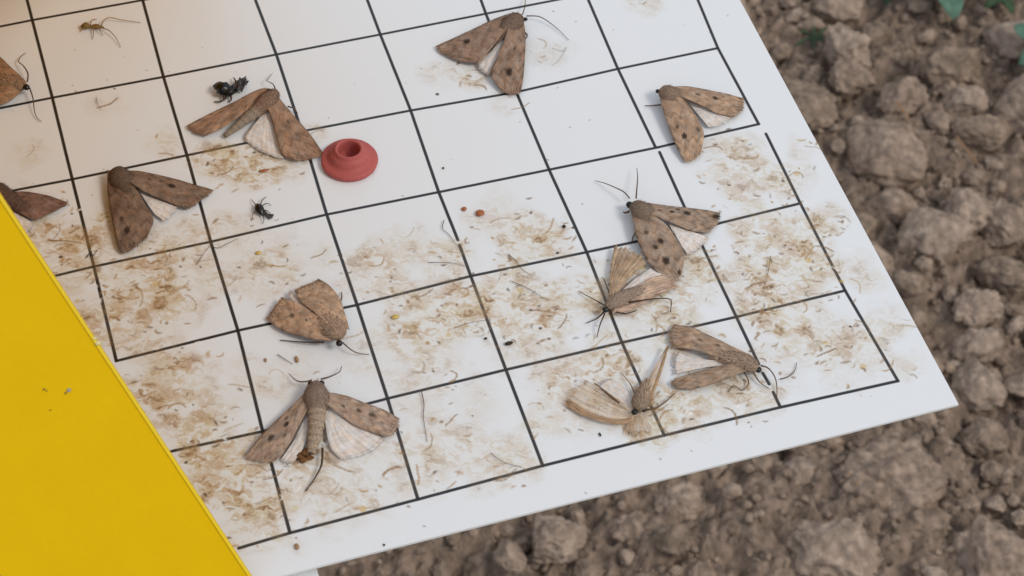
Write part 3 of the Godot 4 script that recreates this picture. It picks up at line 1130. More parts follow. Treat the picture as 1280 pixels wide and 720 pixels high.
func lure() -> void:
	var rub := plain(Color(0.74, 0.385, 0.37), 0.5, 0.3)
	rub.albedo_texture = grain(0.06, 0.86)
	rub.uv1_triplanar = true
	rub.uv1_scale = Vector3.ONE * 90.0
	var root := base("rubber_lure", Vector3(-16.31, 0, -13.49) * S)
	tag(root, "red rubber lure cup with a hollow neck standing on the card", "pheromone lure")
	var prof := []
	for q in [[0, 0.05], [5.7, 0.05], [6.05, 0.25], [6.2, 0.7], [6.15, 1.15], [5.9, 1.42], [5.4, 1.58], [4.9, 1.72], [4.5, 1.95], [4.25, 2.4], [4.1, 2.9], [3.85, 3.3], [3.5, 3.55], [3.25, 3.75], [3.15, 4.1], [3.05, 4.4], [2.85, 4.58], [2.62, 4.55], [2.42, 4.35], [2.34, 3.8], [2.3, 2.2], [2.25, 0.7], [0, 0.6]]:
		prof.append(Vector2(q[0], q[1]) * S)
	put("cup", lathe(prof, 64, 0.012), rub, root)
	var dark := []
	for q in [[0, 1.52], [1.88, 1.62]]: dark.append(Vector2(q[0], q[1]) * S)
	var ring := []
	for q in [[6.19, 0.62], [6.32, 0.72], [6.32, 0.95], [6.17, 1.05]]: ring.append(Vector2(q[0], q[1]) * S)
	

func moths() -> void:
	var t: Color
	var o: Node3D
	# beside the red lure
	t = Color(0.331, 0.214, 0.150)
	o = moth("brown moth with pale hindwing whose wing tip touches the red rubber lure", t, [Vector3(-27.15, 2, -37.36), Vector3(-29.15, 2.4, -34.94), Vector3(-31.6, 2.2, -33.02), Vector3(-36.21, 1.5, -30.45), Vector3(-40.97, 0.9, -27.87)], [1.3, 2.2, 1.5, 1.0, 0.6], 3, 900, Color(0.60, 0.47, 0.36))
	fore(o, t, [Vector3(-28.97, 2.6, -38.05), Vector3(-31.08, 2.15, -38.58), Vector3(-36.41, 1.7, -36.94), Vector3(-42.82, 1.25, -35.12), Vector3(-48.06, 0.8, -33.51)], [Vector3(-30.25, 3, -33.88), Vector3(-33.86, 2.5, -33.36), Vector3(-36.59, 2, -31.84), Vector3(-40.43, 1.5, -30.14), Vector3(-44.82, 1, -29.12)], 0.6, [[0.62, 0.25, 0.03, 0.4]], 31)
	fore(o, t * 0.93, [Vector3(-27.82, 2.6, -36.68), Vector3(-26.7, 2.15, -33.72), Vector3(-24.74, 1.7, -28.25), Vector3(-22.9, 1.25, -23.12), Vector3(-21.32, 0.8, -17.13)], [Vector3(-30.36, 3, -32.63), Vector3(-30.07, 2.5, -27.72), Vector3(-30.33, 2, -22.02), Vector3(-30.06, 1.5, -18.71), Vector3(-28.24, 1, -16.7)], 0.5, [[0.45, 0.4, 0.03, 0.5], [0.66, 0.35, 0.035, 0.4]], 32)
	hind(o, [Vector3(-30.88, 1.6, -32.39), Vector3(-33.47, 1.33, -29.83), Vector3(-36.21, 1.07, -27.35), Vector3(-36.83, 0.8, -26.28)], [Vector3(-29.87, 1.4, -31.28), Vector3(-29.97, 1.17, -26.98), Vector3(-29.9, 0.93, -22.68), Vector3(-30.05, 0.7, -18.24)], 1.2, 33)
	antenna(o, [Vector3(-27.21, 2, -37.89), Vector3(-27.42, 2.2, -39.31), Vector3(-28.49, 1.6, -41.27)], 0.16)
	antenna(o, [Vector3(-28.49, 1.6, -41.27), Vector3(-27.46, 1.2, -42.7), Vector3(-26.39, 0.6, -44.33)], 0.11)
	leg(o, [Vector3(-25.55, 1, -32.74), Vector3(-24.38, 1.2, -31.44), Vector3(-23.9, 0.4, -30.57)])
	eye(o, Vector3(-28.84, 2.9, -36.93))
	# lower of the two at the far end of the trap side
	t = Color(0.211, 0.143, 0.104)
	o = moth("dark grey-brown moth without visible feelers, close to the yellow trap edge", t * 1.1, [Vector3(-65.59, 2.2, -23.34), Vector3(-65.32, 2.7, -20.62), Vector3(-64.52, 2.3, -17.65), Vector3(-63.68, 1.5, -13.4), Vector3(-63.27, 1, -8.57)], [1.7, 2.6, 2.2, 1.4, 0.8], 4)
	fore(o, t, [Vector3(-67.59, 2.8, -23.35), Vector3(-68.74, 2.3, -16.25), Vector3(-69.14, 1.8, -8.62), Vector3(-69.26, 1.3, -2.66), Vector3(-68.76, 0.8, -1.12)], [Vector3(-64.35, 4.2, -17.28), Vector3(-62.53, 3.4, -14.65), Vector3(-61.53, 2.6, -11.32), Vector3(-60.66, 1.8, -7.34), Vector3(-62.8, 1, -3.81)], 0.3, [[0.78, 0.32, 0.04, 0.8], [0.63, 0.24, 0.03, 0.6], [0.5, 0.5, 0.018, 0.4], [0.36, 0.5, 0.015, 0.4]], 41, 0.7)
	fore(o, t * 1.06, [Vector3(-64, 2.8, -22.08), Vector3(-60.88, 2.3, -21.41), Vector3(-56.93, 1.8, -19.54), Vector3(-51.5, 1.3, -16.28), Vector3(-46.92, 0.8, -13.27)], [Vector3(-63.53, 4.2, -17.05), Vector3(-61.46, 3.4, -14.81), Vector3(-58.98, 2.6, -12.94), Vector3(-56.45, 1.8, -11.29), Vector3(-53.47, 1, -9.27)], 0.4, [[0.6, 0.4, 0.045, 0.8], [0.45, 0.35, 0.03, 0.5], [0.3, 0.4, 0.025, 0.5]], 42, 0.7)
	hind(o, [Vector3(-62.88, 2.2, -17.27), Vector3(-60.48, 1.73, -14.64), Vector3(-57.52, 1.27, -12.31), Vector3(-55.41, 0.8, -10.95)], [Vector3(-62.38, 2, -16.36), Vector3(-61.31, 1.6, -13.1), Vector3(-60.25, 1.2, -9.86), Vector3(-58.82, 0.8, -7.7)], 0.5, 43)
	# far moth, upper middle
	t = Color(0.293, 0.203, 0.154)
	o = moth("tan triangular moth with one long curving feeler on the clean far cells", t, [Vector3(32.39, 2.2, -45.49), Vector3(30.18, 2.7, -42.81), Vector3(27.71, 2.2, -41.03), Vector3(24.38, 1.4, -39.55), Vector3(21.12, 1, -37.65)], [1.5, 2.4, 2.0, 1.3, 0.8], 5)
	fore(o, t, [Vector3(29.87, 2.7, -46.21), Vector3(25.39, 2.23, -45.5), Vector3(20.34, 1.75, -44.14), Vector3(15.83, 1.27, -43.19), Vector3(11.77, 0.8, -42.4)], [Vector3(28.09, 4.1, -40.52), Vector3(24.97, 3.38, -37.83), Vector3(22.21, 2.65, -35.6), Vector3(19.53, 1.93, -33.64), Vector3(16.05, 1.2, -35.38)], 0.9, [[0.67, 0.3, 0.04, 0.75], [0.85, 0.4, 0.02, 0.3]], 51)
	fore(o, t * 0.95, [Vector3(33.21, 2.7, -44.44), Vector3(31.93, 2.23, -38.44), Vector3(29.58, 1.75, -31.5), Vector3(27.63, 1.27, -26.44), Vector3(26.05, 0.8, -23.18)], [Vector3(28.55, 4, -40.77), Vector3(26.43, 3.25, -37.55), Vector3(23.74, 2.5, -33.72), Vector3(20.76, 1.75, -29.49), Vector3(21.88, 1, -24.42)], 0.6, [[0.74, 0.45, 0.05, 0.85], [0.42, 0.4, 0.03, 0.5], [0.6, 0.15, 0.015, 0.5], [0.56, 0.55, 0.02, 0.35]], 52)
	hind(o, [Vector3(26.95, 2, -39.82), Vector3(23.87, 1.67, -37.24), Vector3(21.28, 1.33, -35.63), Vector3(19.28, 1, -34.67)], [Vector3(27.33, 2, -39.16), Vector3(25.16, 1.67, -35.8), Vector3(23.15, 1.33, -32.96), Vector3(20.81, 1, -30.25)], 0.6, 53)
	antenna(o, [Vector3(33.36, 2.2, -45.49), Vector3(34.94, 1.5, -48.6), Vector3(36.74, 0.6, -53.61)], 0.15)
	antenna(o, [Vector3(34.17, 2, -44.93), Vector3(37.31, 1.5, -44.31), Vector3(39.72, 0.8, -41.33), Vector3(40.98, 0.5, -38.54), Vector3(41.82, 0.3, -36.32)], 0.15)
	leg(o, [Vector3(32.21, 1.5, -40.5), Vector3(32.64, 1.4, -39.39), Vector3(31.94, 0.5, -38.91)], 0.25, "leg_dark")
	eye(o, Vector3(33.53, 2.4, -43.56))
	# near the far right margin
	t = Color(0.394, 0.279, 0.203)
	o = moth("light brown moth with spread spotted wings next to the right-hand card margin", t, [Vector3(55.93, 2.2, -13.52), Vector3(57.16, 2.6, -11.73), Vector3(58.3, 2.2, -9.47), Vector3(58.65, 1.4, -5.54), Vector3(58.49, 1, -0.88)], [1.6, 2.4, 2.0, 1.3, 0.8], 6)
	fore(o, t, [Vector3(54.79, 2.7, -10.49), Vector3(54.26, 2.23, -5.21), Vector3(53.91, 1.75, 0.05), Vector3(53.98, 1.27, 4.11), Vector3(54.29, 0.8, 6.97)], [Vector3(58.8, 4.1, -8.72), Vector3(60.25, 3.32, -5.22), Vector3(60.93, 2.55, -1.72), Vector3(60.92, 1.77, 1.57), Vector3(58.61, 1, 5.92)], 0.4, [[0.66, 0.35, 0.04, 0.8], [0.5, 0.25, 0.025, 0.5], [0.38, 0.45, 0.03, 0.45], [0.6, 0.85, 0.035, 0.5]], 61, 0.7)
	fore(o, t * 0.96, [Vector3(59.29, 2.7, -13.37), Vector3(62.81, 2.23, -12.85), Vector3(66.68, 1.75, -11.18), Vector3(70.46, 1.27, -9.28), Vector3(73.72, 0.8, -7.53)], [Vector3(59.1, 4, -8.99), Vector3(61.15, 3.25, -7.61), Vector3(63.63, 2.5, -5.85), Vector3(66.03, 1.75, -3.86), Vector3(69.55, 1, -2.31)], 0.9, [[0.34, 0.5, 0.045, 0.5], [0.62, 0.4, 0.04, 0.75]], 62)
	hind(o, [Vector3(60.98, 1.6, -9.83), Vector3(63.87, 1.33, -7.2), Vector3(66.5, 1.07, -4.4), Vector3(68.77, 0.8, -2.73)], [Vector3(61.02, 1.5, -8.88), Vector3(61.82, 1.27, -5.79), Vector3(62.44, 1.03, -3.29), Vector3(62.88, 0.8, -1.35)], 0.8, 63)
	leg(o, [Vector3(55.14, 0.8, -10.48), Vector3(53.36, 0.7, -10.83), Vector3(51.74, 0.4, -11.59)], 0.2)
	eye(o, Vector3(55.24, 2.4, -13.26))
	# the one with two upright feelers
	t = Color(0.336, 0.252, 0.196)
	o = moth("grey-brown moth with black wing spots and two long straight feelers", t, [Vector3(38.84, 2.2, 16.66), Vector3(39.67, 2.6, 19.39), Vector3(40.63, 2.2, 21.89), Vector3(41.22, 1.4, 26.01), Vector3(41.5, 1, 30.35)], [1.4, 2.4, 2.0, 1.3, 0.8], 7)
	fore(o, t, [Vector3(37.44, 2.7, 20.01), Vector3(36.37, 2.23, 26.26), Vector3(36.55, 1.75, 30.94), Vector3(37.42, 1.27, 34.64), Vector3(39.26, 0.8, 36.58)], [Vector3(41.06, 4.1, 22.31), Vector3(43.22, 3.32, 25.03), Vector3(44.25, 2.55, 28.36), Vector3(44.66, 1.77, 32.85), Vector3(42.58, 1, 37.25)], 0.5, [[0.76, 0.45, 0.05, 0.95], [0.48, 0.55, 0.038, 0.9], [0.55, 0.35, 0.03, 0.7], [0.32, 0.3, 0.03, 0.6], [0.95, 0.85, 0.035, 0.7]], 71, 0.7)
	fore(o, t * 0.95, [Vector3(41.22, 2.7, 17.56), Vector3(45.15, 2.23, 18.97), Vector3(49.24, 1.75, 20.43), Vector3(53.34, 1.27, 21.89), Vector3(56.54, 0.8, 23.33)], [Vector3(41.06, 4.1, 22.31), Vector3(43.6, 3.32, 23.98), Vector3(45.98, 2.55, 25.61), Vector3(48.44, 1.77, 27.03), Vector3(51.8, 1, 28.01)], 0.4, [[0.58, 0.35, 0.05, 0.9], [0.36, 0.45, 0.035, 0.85], [0.44, 0.22, 0.03, 0.7], [0.17, 0.5, 0.03, 0.6], [0.97, 0.2, 0.05, 0.8]], 72, 0.6)
	hind(o, [Vector3(43.94, 2, 23.37), Vector3(46.77, 1.6, 25.69), Vector3(49.42, 1.2, 27.5), Vector3(51.57, 0.8, 28.7)], [Vector3(44.37, 2, 24.19), Vector3(44.77, 1.6, 27.67), Vector3(45.15, 1.2, 30.2), Vector3(45.67, 0.8, 31.84)], 0.7, 73)
	antenna(o, [Vector3(38.63, 2.2, 15.17), Vector3(37.96, 2.5, 13.35), Vector3(36.59, 2, 11.06), Vector3(35.23, 1.2, 8.73), Vector3(33.65, 0.6, 6.99)], 0.17)
	antenna(o, [Vector3(39.96, 2.2, 15.56), Vector3(40.9, 2.6, 13.32), Vector3(42.29, 2.2, 9.98), Vector3(43.27, 1.6, 6.78)], 0.17)
	leg(o, [Vector3(37.67, 1.5, 18.06), Vector3(36.76, 1.3, 18.09), Vector3(36.51, 0.8, 17.34)], 0.3)
	leg(o, [Vector3(37.47, 1.2, 23.36), Vector3(36.12, 0.8, 24.71), Vector3(35.61, 0.3, 25.75)], 0.2)
	eye(o, Vector3(38.02, 2.2, 16.9), 0.8)
	# belly-up wreck under it
	t = Color(0.532, 0.399, 0.313)
	o = moth("torn buff moth lying on its back with legs splayed, right below the black-spotted moth", t * 0.85, [Vector3(24.26, 1.2, 41.44), Vector3(25.82, 1.6, 40.91), Vector3(28.34, 1.7, 40.18), Vector3(31.62, 1.5, 39.42), Vector3(35.16, 0.8, 38.08)], [0.9, 1.6, 1.5, 1.2, 0.6], 8, 260)
	fore(o, Color(0.491, 0.362, 0.251), [Vector3(25.96, 1.6, 38.97), Vector3(27.36, 1.53, 34.88), Vector3(29.11, 1.47, 30.83), Vector3(30.9, 1.4, 27.19)], [Vector3(27.24, 1.8, 39.28), Vector3(30.54, 1.73, 36.41), Vector3(33.35, 1.67, 34.47), Vector3(35.64, 1.6, 33.05)], 1.6, [], 81, 0.4, 0.5, 0.35, 0.6)
	fore(o, t, [Vector3(26.71, 2.4, 40.72), Vector3(31.33, 2, 38.64), Vector3(35.53, 1.6, 36.84), Vector3(39.27, 1.2, 36.46)], [Vector3(26.73, 1.6, 41.83), Vector3(30.83, 1.33, 41.7), Vector3(34.62, 1.07, 41.03), Vector3(38.98, 0.8, 40.3)], 1.2, [[0.13, 0.35, 0.03, 0.9]], 82, 0.4, 0.5, 0.4, 0.75)
	fore(o, Color(0.596, 0.445, 0.360), [Vector3(25.94, 1.2, 42.15), Vector3(29.74, 1.03, 41.36), Vector3(33.49, 0.87, 40.76), Vector3(36.87, 0.7, 40.27)], [Vector3(25.18, 0.8, 42.91), Vector3(28.12, 0.73, 43.05), Vector3(31.5, 0.67, 42.44), Vector3(33.87, 0.6, 41.75)], 0.8, [], 83, 0.3, 0.4, 0.3, 0.6)
	hind(o, [Vector3(28.51, 1.2, 38.27), Vector3(32.35, 1.07, 35.92), Vector3(35.84, 0.93, 34.12), Vector3(39, 0.8, 33.34)], [Vector3(29.07, 1.3, 39.18), Vector3(33.17, 1.17, 37.59), Vector3(37.17, 1.03, 36.39), Vector3(40.1, 0.9, 36.23)], 0.8, 84)
	for l in [[[Vector3(24.46, 1.5, 41.31), Vector3(22.61, 1.2, 38.55), Vector3(20.49, 0.4, 35.06)], 0.16], [[Vector3(23.6, 1.2, 42.34), Vector3(21.64, 1.2, 43.52), Vector3(19.39, 0.5, 43.6)], 0.22], [[Vector3(23.63, 1.2, 42.79), Vector3(21.68, 1.4, 45.42), Vector3(20.25, 0.5, 47.73)], 0.18], [[Vector3(29.24, 1.6, 41.67), Vector3(33.6, 1.8, 42.22), Vector3(37.01, 1.4, 42.66), Vector3(38.06, 1.2, 43.24), Vector3(37.09, 0.4, 45.6)], 0.2], [[Vector3(25.99, 1.2, 43.03), Vector3(27.82, 1, 43.84), Vector3(30.49, 0.5, 43.33)], 0.2], [[Vector3(26.27, 1.2, 39.17), Vector3(26.49, 0.8, 34.46), Vector3(26.39, 0.4, 32.75)], 0.15]]: leg(o, l[0], l[1], "leg_dark")
	eye(o, Vector3(23.85, 2.1, 42.49), 0.7)
	# resting on its side with looped feelers
	t = Color(0.378, 0.275, 0.206)
	o = moth("slim light brown moth with narrow wings held apart in a V and a looped feeler", t, [Vector3(48.9, 1.6, 64.94), Vector3(47.44, 2.1, 64.06), Vector3(45.94, 2.1, 62.58), Vector3(43.6, 1.6, 60.67), Vector3(40.98, 0.8, 58.66)], [1.2, 1.9, 1.8, 1.4, 0.6], 9)
	fore(o, t, [Vector3(48.21, 2.4, 62), Vector3(45.95, 2.05, 58.96), Vector3(43.27, 1.7, 55.56), Vector3(40.08, 1.35, 51.57), Vector3(36.92, 1, 49.3)], [Vector3(45.69, 2.8, 63.88), Vector3(43.4, 2.4, 61.86), Vector3(40.86, 2, 59.55), Vector3(37.74, 1.6, 56.86), Vector3(34.8, 1.2, 55.06)], 1.2, [[0.42, 0.4, 0.03, 0.6], [0.66, 0.5, 0.025, 0.5]], 111, 0.5, 0.3)
	fore(o, t * 0.9, [Vector3(46.42, 2.2, 65.3), Vector3(42.87, 1.85, 65.67), Vector3(38.48, 1.5, 65.99), Vector3(34.31, 1.15, 65.75), Vector3(31.56, 0.8, 64.48)], [Vector3(45.6, 2.6, 63.29), Vector3(42.24, 2.25, 62.67), Vector3(38.9, 1.9, 62.47), Vector3(35.03, 1.55, 62.33), Vector3(32.09, 1.2, 62.46)], 0.8, [], 112, 0.6)
	hind(o, [Vector3(44.55, 1.4, 61.43), Vector3(40.72, 1.2, 60.16), Vector3(37.31, 1, 58.17), Vector3(34.98, 0.8, 56.07)], [Vector3(44.19, 1.2, 62.43), Vector3(40.2, 1.03, 61.56), Vector3(36.54, 0.87, 61.21), Vector3(32.82, 0.7, 61.04)], 0.6, 113)
	antenna(o, [Vector3(49.44, 2, 64.77), Vector3(50.54, 2.2, 65.87), Vector3(51.31, 1.5, 67.65), Vector3(51.16, 0.8, 69.56), Vector3(50.28, 0.4, 71.89)], 0.18)
	antenna(o, [Vector3(52.54, 0.4, 68), Vector3(54.28, 0.5, 67.96), Vector3(56.11, 0.4, 66.95), Vector3(57.46, 0.3, 64.96)], 0.14)
	leg(o, [Vector3(45.88, 1.2, 64.8), Vector3(46.01, 0.8, 67.24), Vector3(44.2, 0.4, 68.48), Vector3(43.07, 0.4, 66.91), Vector3(41.3, 0.3, 67.97)], 0.16)
	leg(o, [Vector3(47.67, 1.2, 65.53), Vector3(48.19, 0.8, 67.87), Vector3(49.66, 0.3, 69.58)], 0.18)
	eye(o, Vector3(48.75, 1.6, 65.31), 0.7)
	# skeleton with two eyes to the lens
	t = Color(0.446, 0.326, 0.234)
	o = moth("wrecked moth facing the front edge, two black eyes and only ribs of its wings left", t * 0.9, [Vector3(22.18, 1.5, 68.19), Vector3(22.76, 1.8, 66.96), Vector3(23.62, 1.7, 65.51), Vector3(25.18, 1.2, 63.13), Vector3(26.68, 0.7, 60.92)], [1.3, 1.9, 1.6, 1.1, 0.5], 10, 300)
	fore(o, Color(0.775, 0.646, 0.515), [Vector3(20.61, 1, 69.39), Vector3(17.4, 0.9, 68.98), Vector3(14.02, 0.8, 67.12), Vector3(11.42, 0.7, 64.88), Vector3(9.64, 0.6, 62.66)], [Vector3(21.12, 1.3, 66.93), Vector3(19.65, 1.18, 64.37), Vector3(18.11, 1.05, 61.99), Vector3(16.74, 0.93, 60.06), Vector3(15.3, 0.8, 58.31)], 1.6, [], 101, 0.3, 1.0, 0.2, 0.12)
	fore(o, Color(0.438, 0.296, 0.194), [Vector3(20.15, 1.4, 70.14), Vector3(17.12, 1.23, 69.73), Vector3(13.76, 1.05, 67.83), Vector3(10.95, 0.88, 65.27), Vector3(9.34, 0.7, 63.05)], [Vector3(20.35, 1.5, 69.07), Vector3(17.47, 1.32, 68.71), Vector3(14.17, 1.15, 66.61), Vector3(11.96, 0.98, 64.22), Vector3(10.41, 0.8, 61.82)], 0.5, [], 104, 0.3, 0.6, 0.4, 0.8)
	fore(o, Color(0.657, 0.512, 0.379), [Vector3(24.26, 1.6, 67.05), Vector3(26.97, 1.6, 63.75), Vector3(29.76, 1.6, 59.8), Vector3(32.5, 1.6, 55.55)], [Vector3(23.57, 1.5, 66.16), Vector3(24.96, 1.47, 63.68), Vector3(27.1, 1.43, 60.56), Vector3(29.88, 1.4, 57.59)], 0.8, [], 102, 0.3, 0.6, 0.4, 0.38)
	fore(o, Color(0.416, 0.286, 0.182), [Vector3(24.66, 1.8, 67.31), Vector3(27.21, 1.8, 63.97), Vector3(30, 1.8, 60.02), Vector3(32.81, 1.8, 55.59)], [Vector3(24.05, 1.8, 67.13), Vector3(26.6, 1.8, 63.79), Vector3(29.31, 1.8, 60.03), Vector3(31.98, 1.8, 55.98)], 0.3, [], 105, 0.2, 0.5, 0.4)
	hind(o, [Vector3(20.75, 0.8, 68.07), Vector3(19.7, 0.73, 65.28), Vector3(17.84, 0.67, 62.86), Vector3(16.14, 0.6, 60.88)], [Vector3(22.29, 0.9, 66.57), Vector3(22, 0.8, 63.55), Vector3(21.26, 0.7, 60.79), Vector3(19.95, 0.6, 58.68)], 1.0, 103)
	fore(o, Color(0.628, 0.487, 0.358), [Vector3(21, 0.8, 68.34), Vector3(19.88, 0.7, 69.15), Vector3(19.13, 0.6, 69.87), Vector3(18.54, 0.5, 70.63)], [Vector3(23.14, 0.8, 68.97), Vector3(23.24, 0.7, 70.13), Vector3(23.4, 0.6, 71.11), Vector3(23.48, 0.5, 71.87)], 0.8, [], 106, 0.1, 0.9, 0.2, 0.1)
	for l in [[[Vector3(23.78, 1.2, 68.03), Vector3(25.68, 1.4, 68.33), Vector3(28.18, 1, 67.14), Vector3(30.97, 0.4, 65.25)], 0.22], [[Vector3(22.72, 1.2, 65.28), Vector3(22.85, 1, 61.07), Vector3(22.09, 0.4, 57.49)], 0.14], [[Vector3(24.65, 1.2, 64.62), Vector3(26.83, 1, 61.4), Vector3(28.9, 0.4, 58.63)], 0.14], [[Vector3(19.08, 1.2, 65.04), Vector3(17.87, 1.2, 62.65), Vector3(16.07, 0.6, 58.59)], 0.3]]: leg(o, l[0], l[1])
	eye(o, Vector3(21.16, 1.6, 68.17), 0.62)
	eye(o, Vector3(23.19, 1.6, 68.16), 0.55)
	# closed wings, pointing to the front
	t = Color(0.448, 0.310, 0.220)
	o = moth("plump buff moth with wings closed over its back, just above the moth with spread wings", t * 0.95, [Vector3(-30.39, 2.4, 34.98), Vector3(-30.92, 3, 33.18), Vector3(-32.08, 2.6, 30.39), Vector3(-34.31, 1.6, 27.64), Vector3(-36.66, 1, 26.05)], [1.6, 2.7, 2.2, 1.4, 0.8], 11)
	fore(o, t, [Vector3(-32.39, 2.6, 34.98), Vector3(-35.18, 2.18, 33.41), Vector3(-38.47, 1.75, 31.06), Vector3(-41.75, 1.32, 27.85), Vector3(-43.39, 0.9, 24.67)], [Vector3(-32.36, 4.2, 31.16), Vector3(-33.81, 3.65, 28.8), Vector3(-35.18, 3.1, 26.02), Vector3(-36.66, 2.55, 23.62), Vector3(-39.09, 2, 20.94)], 0.2, [[0.66, 0.5, 0.035, 0.55], [0.4, 0.55, 0.02, 0.6], [0.25, 0.6, 0.015, 0.5], [0.3, 0.2, 0.02, 0.35]], 121, 0.8)
	fore(o, t * 0.95, [Vector3(-28.11, 2.6, 33.25), Vector3(-27.92, 2.2, 29.12), Vector3(-27.99, 1.8, 23.98), Vector3(-29.07, 1.4, 20.03), Vector3(-30.67, 1, 17.45)], [Vector3(-32.13, 4.4, 31.6), Vector3(-33.48, 3.85, 28.84), Vector3(-34.84, 3.3, 26.06), Vector3(-35.95, 2.75, 23.55), Vector3(-36.47, 2.2, 19.88)], -0.2, [[0.5, 0.6, 0.02, 0.4], [0.72, 0.4, 0.02, 0.3]], 122, 0.8)
	hind(o, [Vector3(-33.93, 2.4, 26.24), Vector3(-34.85, 2.07, 24.4), Vector3(-35.78, 1.73, 22.55), Vector3(-36.83, 1.4, 19.78)], [Vector3(-34.44, 2.4, 26.96), Vector3(-35.63, 2.07, 24.83), Vector3(-36.87, 1.73, 22.89), Vector3(-37.75, 1.4, 20.83)], 0.5, 123)
	antenna(o, [Vector3(-30.22, 2, 35.56), Vector3(-28.8, 1.6, 37.77), Vector3(-27.36, 1, 38.56), Vector3(-25.47, 0.5, 38.93)], 0.17)
	leg(o, [Vector3(-33.75, 1.6, 34.22), Vector3(-36.03, 1.2, 33.25), Vector3(-39.05, 0.8, 31.84), Vector3(-42.03, 0.4, 30.24)], 0.22, "leg_dark")
	leg(o, [Vector3(-28.37, 1.6, 25.46), Vector3(-27.39, 1, 23.49), Vector3(-26.94, 0.4, 21.59)], 0.22)
	eye(o, Vector3(-30.98, 2.6, 36.02), 0.7)
	# spread wings, abdomen bare
	t = Color(0.376, 0.279, 0.220)
	o = moth("mottled moth with fully spread wings, bare ringed abdomen and curled feelers", t, [Vector3(-37.68, 2, 43.61), Vector3(-38.32, 2.3, 46.31), Vector3(-38.86, 2.3, 49.19), Vector3(-40.36, 2.1, 54.61), Vector3(-42.54, 1.2, 59.43)], [1.3, 2.7, 1.75, 1.45, 0.9], 12, 900, Color(0.74, 0.57, 0.42))
	fore(o, t * 0.94, [Vector3(-39.94, 2.6, 45.65), Vector3(-44.22, 2.15, 48.53), Vector3(-49.14, 1.7, 51.56), Vector3(-52.64, 1.25, 54.17), Vector3(-55.02, 0.8, 56.09)], [Vector3(-40.57, 2.8, 49.67), Vector3(-42.45, 2.32, 51.97), Vector3(-44.5, 1.85, 54.41), Vector3(-46.11, 1.38, 56.36), Vector3(-49.46, 0.9, 58.95)], 0.7, [[0.46, 0.5, 0.04, 0.8], [0.4, 0.3, 0.03, 0.6], [0.7, 0.35, 0.045, 0.7], [0.6, 0.7, 0.03, 0.4], [0.25, 0.5, 0.02, 0.4]], 131)
	fore(o, t, [Vector3(-36.38, 2.6, 47.1), Vector3(-33.16, 2.15, 48.51), Vector3(-29.32, 1.7, 51.32), Vector3(-26.3, 1.25, 53.49), Vector3(-24.15, 0.8, 55.8)], [Vector3(-37.31, 2.8, 49.61), Vector3(-36.16, 2.32, 51.4), Vector3(-34.45, 1.85, 53.56), Vector3(-31.98, 1.38, 56.53), Vector3(-27.62, 0.9, 59.64)], 0.8, [[0.5, 0.45, 0.035, 0.65], [0.68, 0.4, 0.04, 0.6], [0.28, 0.6, 0.03, 0.5], [0.84, 0.5, 0.025, 0.4]], 132)
	hind(o, [Vector3(-41.36, 1.2, 49.87), Vector3(-43.44, 1, 53.12), Vector3(-45.33, 0.8, 55.59), Vector3(-48.31, 0.6, 58.69)], [Vector3(-40.72, 1.2, 51.26), Vector3(-42.34, 1, 55.22), Vector3(-43.97, 0.8, 57.95), Vector3(-46.05, 0.6, 59.93)], 0.5, 133)
	hind(o, [Vector3(-36.63, 1.4, 49.18), Vector3(-34.05, 1.13, 53.15), Vector3(-31.16, 0.87, 56.4), Vector3(-28.23, 0.6, 59.45)], [Vector3(-37.99, 1.3, 50.72), Vector3(-38.51, 1.07, 55.4), Vector3(-38.64, 0.83, 59.14), Vector3(-37.51, 0.6, 61.65)], 1.6, 134)
	antenna(o, [Vector3(-38.38, 2.2, 43.15), Vector3(-39.69, 2.2, 43.18), Vector3(-41.26, 1.6, 42.06), Vector3(-42.3, 0.8, 39.29)], 0.19)
	antenna(o, [Vector3(-36.65, 2.2, 43.45), Vector3(-34.82, 2.2, 43.36), Vector3(-32.61, 1.6, 42.31), Vector3(-31.69, 0.8, 40.5)], 0.19)
	leg(o, [Vector3(-40.18, 1.2, 58.94), Vector3(-41.22, 1.2, 62.54), Vector3(-43.12, 0.8, 64.98), Vector3(-45.58, 0.4, 67.24)], 0.26, "leg_dark")
	eye(o, Vector3(-38.94, 2.4, 44.16), 0.6)
	eye(o, Vector3(-36.75, 2.4, 44.59), 0.6)
	var st := start()
	for k in 5:
		var c: Vector3 = [Vector3(-43.69, 0.8, 58.81), Vector3(-44.74, 0.6, 59.15), Vector3(-43, 0.6, 59.85), Vector3(-44.31, 0.5, 59.98), Vector3(-42.97, 0.9, 58.51)][k]
		tube(st, mm([c - Vector3(0.9, 0.1, 0), c, c + Vector3(0.9, 0, 0.4)]), [0.15 * S, 0.75 * S, 0.15 * S], 8, 0.5, 0.5 * S)
	put("ruptured_tail", finish(st), M.rust, o)
	# cut off by the frame, behind the trap edge
	t = Color(0.334, 0.206, 0.126)
	o = moth("moth half in view at the frame edge, one dark eye facing the grid", t, [Vector3(-80.48, 1.9, -53.92), Vector3(-82.24, 2.4, -54.69), Vector3(-84.57, 2.4, -55.87), Vector3(-88.24, 1.9, -58.21), Vector3(-91.57, 1, -61.12)], [1.4, 2.2, 2.1, 1.7, 0.7], 1)
	fore(o, t, [Vector3(-81.18, 2.6, -56.79), Vector3(-83.11, 2, -61.37), Vector3(-85.65, 1.4, -66.96), Vector3(-89.35, 0.8, -72.4)], [Vector3(-83.51, 4, -53.94), Vector3(-86.42, 3, -57.09), Vector3(-89.33, 2, -60.5), Vector3(-92.34, 1, -66.08)], 0.6, [], 11)
